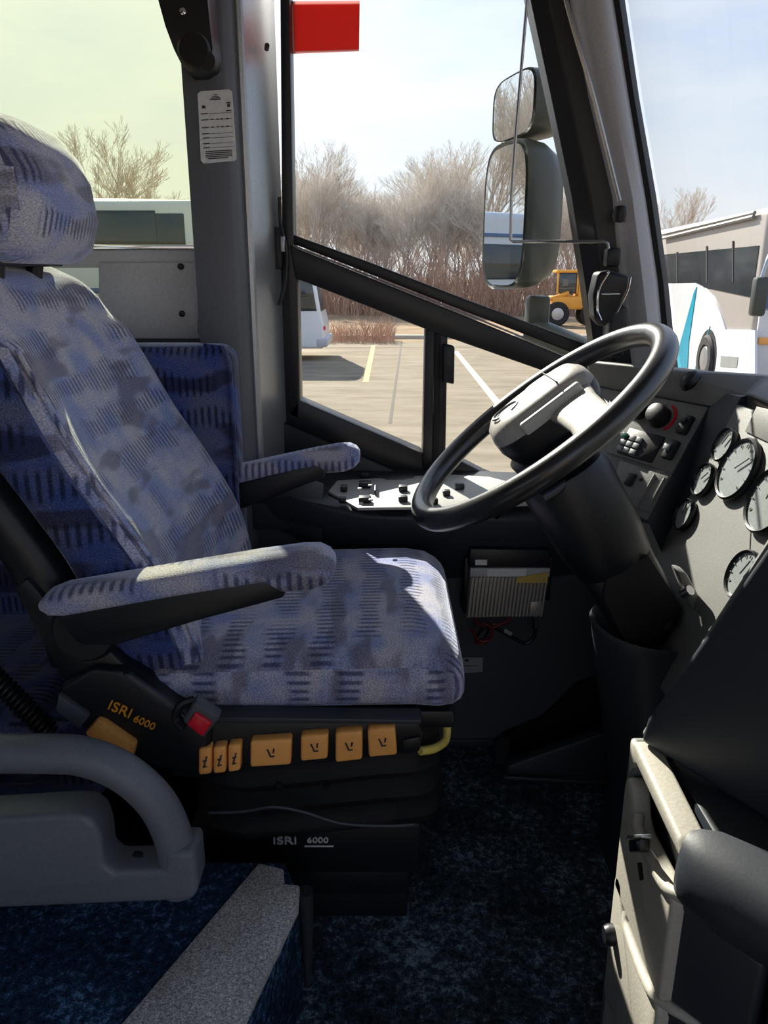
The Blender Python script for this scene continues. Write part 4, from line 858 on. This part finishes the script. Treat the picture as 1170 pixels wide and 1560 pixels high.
def plant(x, y, h, k, label, group):
    tm, wm = kinds[k]
    o = bpy.data.objects.new('bare_tree', tm); C.objects.link(o); o.location = (x, y, GZ); s = h/10; o.scale = (s, s, s); o.rotation_euler = (0, 0, random.uniform(0, 6.28))
    c = bpy.data.objects.new('twigs', wm); C.objects.link(c); c.parent = o
    tag(o, label, 'tree', group)
def hx(u, y): return at(u, 418, y=y).x
LBL = 'bare leafless tree in the thick row beyond the parking lot'; GRP = 'bare trees in the row beyond the lot'
hts = {440: 10.4, 470: 10.2, 500: 9.2, 530: 8.2, 560: 7.4, 590: 7.0, 620: 8.2, 650: 10.2, 680: 8.8, 710: 7.4, 740: 9.0, 770: 9, 800: 8, 840: 8, 880: 8, 920: 8}
for u, h in hts.items():
    for j in range(3):
        y = random.uniform(46, 56); plant(hx(u + random.uniform(-14, 14), y), y, h*random.uniform(.78, 1.0)*(y/50), random.randrange(4), LBL, GRP)
for i in range(20):                                      # reflected in the mirror glass
    plant(-42 + i*.9 + random.uniform(-.4, .4), random.uniform(29, 37), random.uniform(10, 13.5), random.randrange(4), 'bare tree of the tall row reflected in the outside mirror', 'bare trees reflected in the outside mirror')
plant(hx(160, 50), 50, 11.0, 2, 'broad bare tree standing alone above the coach roof in the tinted window', None)
plant(hx(262, 52), 52, 8.6, 0, 'low bare tree at the tinted window edge beside the pillar', None)
plant(hx(1020, 60), 60, 8.0, 1, 'bare tree top showing above the striped coach beside the windscreen pillar', None)
# ---- brush under the trees, weeds at the kerb
def brush(n, x0, x1, y0, y1, h0, h1, name, mt, seed, zb=GZ):
    rnd = random.Random(seed); v, f = [], []
    for _ in range(n):
        x = rnd.uniform(x0, x1); y = rnd.uniform(y0, y1); h = rnd.uniform(h0, h1)*(.75 + .25*math.sin(x*.7 + y))
        a = Vector((x, y, zb)); b = a + Vector((rnd.uniform(-.35, .35), rnd.uniform(-.35, .35), 1))*h*.6; c = b + Vector((rnd.uniform(-.6, .6), rnd.uniform(-.5, .5), 1))*h*.4
        r = .016 if h > .8 else .006
        seg(v, f, a, b, r, r*.8); seg(v, f, b, c, r*.8, r*.4)
        d_ = b + Vector((rnd.uniform(-.9, .9), rnd.uniform(-.5, .5), .7))*h*.3; seg(v, f, b, d_, r*.7, r*.4)
    bm = NB(); vs = [bm.verts.new(p) for p in v]
    for q in f: bm.faces.new([vs[i] for i in q])
    return obj(name, bm, mt, None, None, None, None, 'stuff', org=(0, (y0+y1)/2, zb), smooth=False)
b_ = brush(15000, -50, 40, 42, 50, 1.6, 4.2, 'brush', 'brush', 5); tag(b_, 'dense red-brown brush growing under the bare trees', 'brush')
b_ = brush(900, gat(488, 505).x, gat(600, 515).x, 24.8, 26.8, .25, .85, 'weeds', 'brush', 6); tag(b_, 'dry brown weeds growing along the edge of the lot', 'weeds')

# ---- parked coaches
def wheel(parent, c, r, axis):
    ay_ = Vector(axis); ax_ = Vector((0, 0, 1)); s = ay_.cross(ax_)
    wo_ = obj('wheel', lathe([(0, -.14), (r*.9, -.14), (r, -.1), (r, .1), (r*.9, .14), (r*.6, .14), (r*.55, .1), (0, .1)], axes(Vector(c), ax_, s, ay_), 28), 'tyre', parent)
    obj('wheel_disc', lathe([(0, .10), (r*.54, .10), (r*.5, .13), (r*.2, .15), (0, .15)], axes(Vector(c), ax_, s, ay_), 20), 'alu', wo_)
x1 = hx(300, 23); x0 = x1 - 12.5; ky = 23.0; zt_ = at(220, 303, y=23).z
ca = thing('parked_coach', 'white parked coach with dark windows seen beyond the tinted window', 'coach', ((x0 + x1)/2, ky + 1.25, GZ))
obj('body', box(((x0+x1)/2, ky + 1.27, (GZ + .35 + zt_)/2), (13, 2.5, zt_ - GZ - .35), .28, None, 5), 'coach_white', ca, ang=60)
obj('roof_band', box(((x0+x1)/2 - .1, ky + 1.27, zt_ - .02), (12.2, 1.9, .1), .04), 'coach_silver', ca)
for k in range(6):
    obj('side_window', box((x1 - 2.0 - k*1.95, ky + .012, zt_ - 1.02), (1.90, .06, 1.45), .03), 'coach_glass', ca)
obj('driver_window', box((x1 - .66, ky + .012, zt_ - 1.05), (.8, .06, 1.35), .03), 'coach_glass', ca)
obj('windscreen', box((x1 - .01, ky + 1.27, 1.3), (.06, 2.2, 1.7), .03), 'coach_glass', ca)
obj('stripe', box(((x0+x1)/2, ky + .012, .55), (12.2, .05, .14), .01), 'coach_blue', ca)
obj('stripe', box(((x0+x1)/2, ky + .012, .30), (12.2, .05, .06), .01), 'coach_blue', ca)
for xx in (x1 - 2.6, x1 - 9.2, x1 - 10.5): wheel(ca, (xx, ky + .12, GZ + .5), .5, (0, -1, 0))
obj('mirror', box((x1 + .1, ky - .15, 1.1), (.12, .12, .5), .03), 'mirror_shell', ca)
obj('headlamp', box((x1, ky + .35, -.15), (.05, .35, .18), .03), 'button', ca)
# white van nose behind the lower window pane
vx = at(493, 500, y=19.8).x; vy = 19.8
vn = thing('parked_van', 'white van nose in the lower left window pane beside the frame', 'van', (vx - 2.6, vy + 1, GZ))
vp = [(vx, GZ + .3), (vx + .02, GZ + .8), (vx - .06, GZ + 1.15), (vx - .22, GZ + 2.2), (vx - .5, GZ + 2.52), (vx - 5.2, GZ + 2.55), (vx - 5.3, GZ + .3)]
obj('body', slab([(x, vy, z) for x, z in vp], (0, 1.9, 0), .08, 4), 'coach_white', vn, ang=50)
obj('windscreen', slab([(vx - .075, vy + .12, GZ + 1.2), (vx - .075, vy + 1.78, GZ + 1.2), (vx - .22, vy + 1.70, GZ + 2.16), (vx - .22, vy + .2, GZ + 2.16)], (.04, 0, .02), .01), 'coach_glass', vn)
obj('side_window', slab([(vx - .16, vy - .012, GZ + 1.22), (vx - .30, vy - .012, GZ + 2.15), (vx - 1.6, vy - .012, GZ + 2.15), (vx - 1.6, vy - .012, GZ + 1.22)], (0, .03, 0), .01), 'coach_glass', vn)
obj('lamp', box((vx - .02, vy + .14, GZ + .80), (.12, .24, .12), .04), 'red', vn, label='small reddish lamp')
obj('bumper', box((vx - .05, vy + .95, GZ + .45), (.3, 1.95, .22), .06), 'plate', vn)
for xx in (vx - .95, vx - 4.3): wheel(vn, (xx, vy + .1, GZ + .34), .34, (0, -1, 0))
# coach that only the mirror shows
mc = thing('parked_coach', 'white coach with blue stripes and dark windows reflected in the outside mirror', 'coach', (-22.5, 20.2, GZ))
obj('body', box((-20, 20.2, (GZ + .35 + 2.75)/2), (14, 2.5, 2.75 - GZ - .35), .2, None, 4), 'coach_white', mc, ang=60)
for k in range(6): obj('side_window', box((-14.6 - k*2.2, 18.94, 1.35), (1.95, .06, 1.0), .03), 'coach_glass', mc)
for zz_, h_ in ((.55, .18), (.22, .08), (2.1, .1)): obj('stripe', box((-20, 18.94, zz_), (13.2, .05, h_), .01), 'coach_blue', mc)
for xx in (-15.5, -24.2): wheel(mc, (xx, 19.06, GZ + .5), .5, (0, -1, 0))
# second coach, seen through the windscreen
D2 = Vector((.088, 1, 0)).normalized(); S2 = Vector((1, -.088, 0)).normalized(); F0 = Vector((6.28, 13.4, 0))
def c2(s, t, z): return F0 + D2*s + S2*t + Vector((0, 0, z))
cb_ = thing('striped_coach', 'pale coach with teal slanted stripe and dark windows beyond the windscreen', 'coach', c2(5.5, 1.2, GZ))
rot2 = Matrix.Rotation(-math.atan(.088), 3, 'Z'); ZT2 = 2.08
obj('body', box(c2(6, 1.25, (GZ + .3 + ZT2)/2), (2.5, 12, ZT2 - GZ - .3), .16, rot2, 4), 'coach_silver', cb_, ang=60)
def sidep(st, off, dep, mt, nm, par=cb_): return obj(nm, slab([c2(s, -off, z) for s, z in st], S2*dep, .0), mt, par)
def spx(u, v, off=.0):                                    # a pixel on the coach's near side
    n = -S2; return onp(u, v, F0 - S2*off, n)
sidep([(.25, 1.46), (11.5, 1.46), (11.5, .80), (4.2, .80), (.25, .62)], .012, .05, 'coach_glass', 'side_glass')
def pxp(px, off, dep, mt, nm): return obj(nm, slab([spx(u, v, off) for u, v in px], S2*dep, 0), mt, cb_)
pxp([(960, 433), (1058, 431), (1068, 436), (1085, 452), (1097, 476), (1105, 502), (1150, 503), (1150, 640), (960, 640)], .03, .04, 'coach_white', 'lower_panel')
pxp([(1057, 445), (1061, 437), (1049, 520), (1047, 560), (1028, 560), (1034, 530)], .045, .02, 'teal', 'stripe')
pxp([(1080, 500), (1081, 497), (1076, 520), (1066, 562), (1058, 562), (1070, 530)], .045, .02, 'teal', 'stripe')
for u0 in (1030, 1075, 1115): pxp([(u0, 384 - (u0-1030)*.2), (u0 + 2, 384 - (u0-1030)*.2), (u0 + 2, 430), (u0, 430)], .02, .02, 'deep', 'window_post')
for a_, b_ in (((1010, 363), (1148, 330)), ((1010, 357), (1150, 324))):
    obj('roof_rail', tube([spx(*a_, .06), spx(*b_, .06)], .035, 6), 'dash', cb_)
pxp([(1098, 542), (1124, 544), (1122, 560), (1097, 558)], .04, .03, 'dial', 'side_hatch')
wp = spx(1076, 556, .02); wq = Vector((wp.x, wp.y, GZ + .48)); wheel(cb_, tuple(wq + S2*.06), .48, tuple(-S2))
obj('wheel_arch', lathe([(0, 0), (.58, 0), (.58, .02), (0, .02)], axes(wq, Vector((0, 0, 1)), (-S2).cross(Vector((0, 0, 1))), -S2), 28), 'deep', cb_)
obj('windscreen', slab([c2(-.02, .12, .45), c2(-.02, 2.4, .45), c2(-.02, 2.4, 1.85), c2(-.02, .12, 1.85)], D2*.05, .01), 'coach_blue', cb_)
obj('front_mask', slab([c2(-.04, .05, -.7), c2(-.04, 2.45, -.7), c2(-.04, 2.45, .42), c2(-.04, .05, .42)], D2*.06, .02), 'coach_white', cb_)
tl_ = c2(-.07, .22, -.08)
obj('turn_lamp', box(tl_, (.30, .06, .12), .02, rot2), 'orange', cb_, label='orange turn lamp')
obj('mirror', box(c2(-.35, -.12, .65), (.22, .22, .62), .05, rot2), 'mirror_shell', cb_)
obj('mirror_arm', tube(smooth_path([c2(-.02, .2, 1.35), c2(-.25, .0, 1.30), c2(-.35, -.12, .95)]), .03, 8), 'steel', cb_)

# ---- orange loader at the edge of the lot
lx = at(872, 470, y=34).x; LY = 34.0
ld = thing('wheel_loader', 'orange yellow wheel loader parked far off beside the outside mirror', 'loader', (lx, LY, GZ))
obj('chassis', box((lx, LY, GZ + .95), (2.0, 1.0, .55), .08), 'loader', ld)
obj('engine_hood', slab([(lx + .1, LY - .45, GZ + 1.2), (lx + 1.15, LY - .45, GZ + 1.2), (lx + 1.1, LY - .45, GZ + 1.6), (lx + .1, LY - .45, GZ + 1.75)], (0, .9, 0), .04), 'loader', ld)
cbn = obj('cab', box((lx - .35, LY, GZ + 1.75), (.75, .8, .85), .05), 'coach_glass', ld)
obj('cab_roof', box((lx - .35, LY, GZ + 2.22), (1.0, 1.0, .12), .03), 'loader', ld)
for xx in (-.78, .05): obj('cab_post', box((lx + xx, LY - .42, GZ + 1.75), (.07, .06, .85), .01), 'loader', ld)
obj('lift_arm', tube([(lx - .3, LY - .42, GZ + 1.35), (lx - 1.1, LY - .42, GZ + 1.1), (lx - 1.4, LY - .42, GZ + .45)], .09, 8), 'loader', ld)
obj('bucket', slab([(lx - 1.3, LY - .8, GZ + .75), (lx - 1.75, LY - .8, GZ + .25), (lx - 1.25, LY - .8, GZ + .12)], (0, 1.5, 0), .02), 'bark', ld)
for xx in (-.75, .75):
    for yy in (-.5, .5): wheel(ld, (lx + xx, LY + yy, GZ + .5), .5, (0, -1 if yy < 0 else 1, 0))
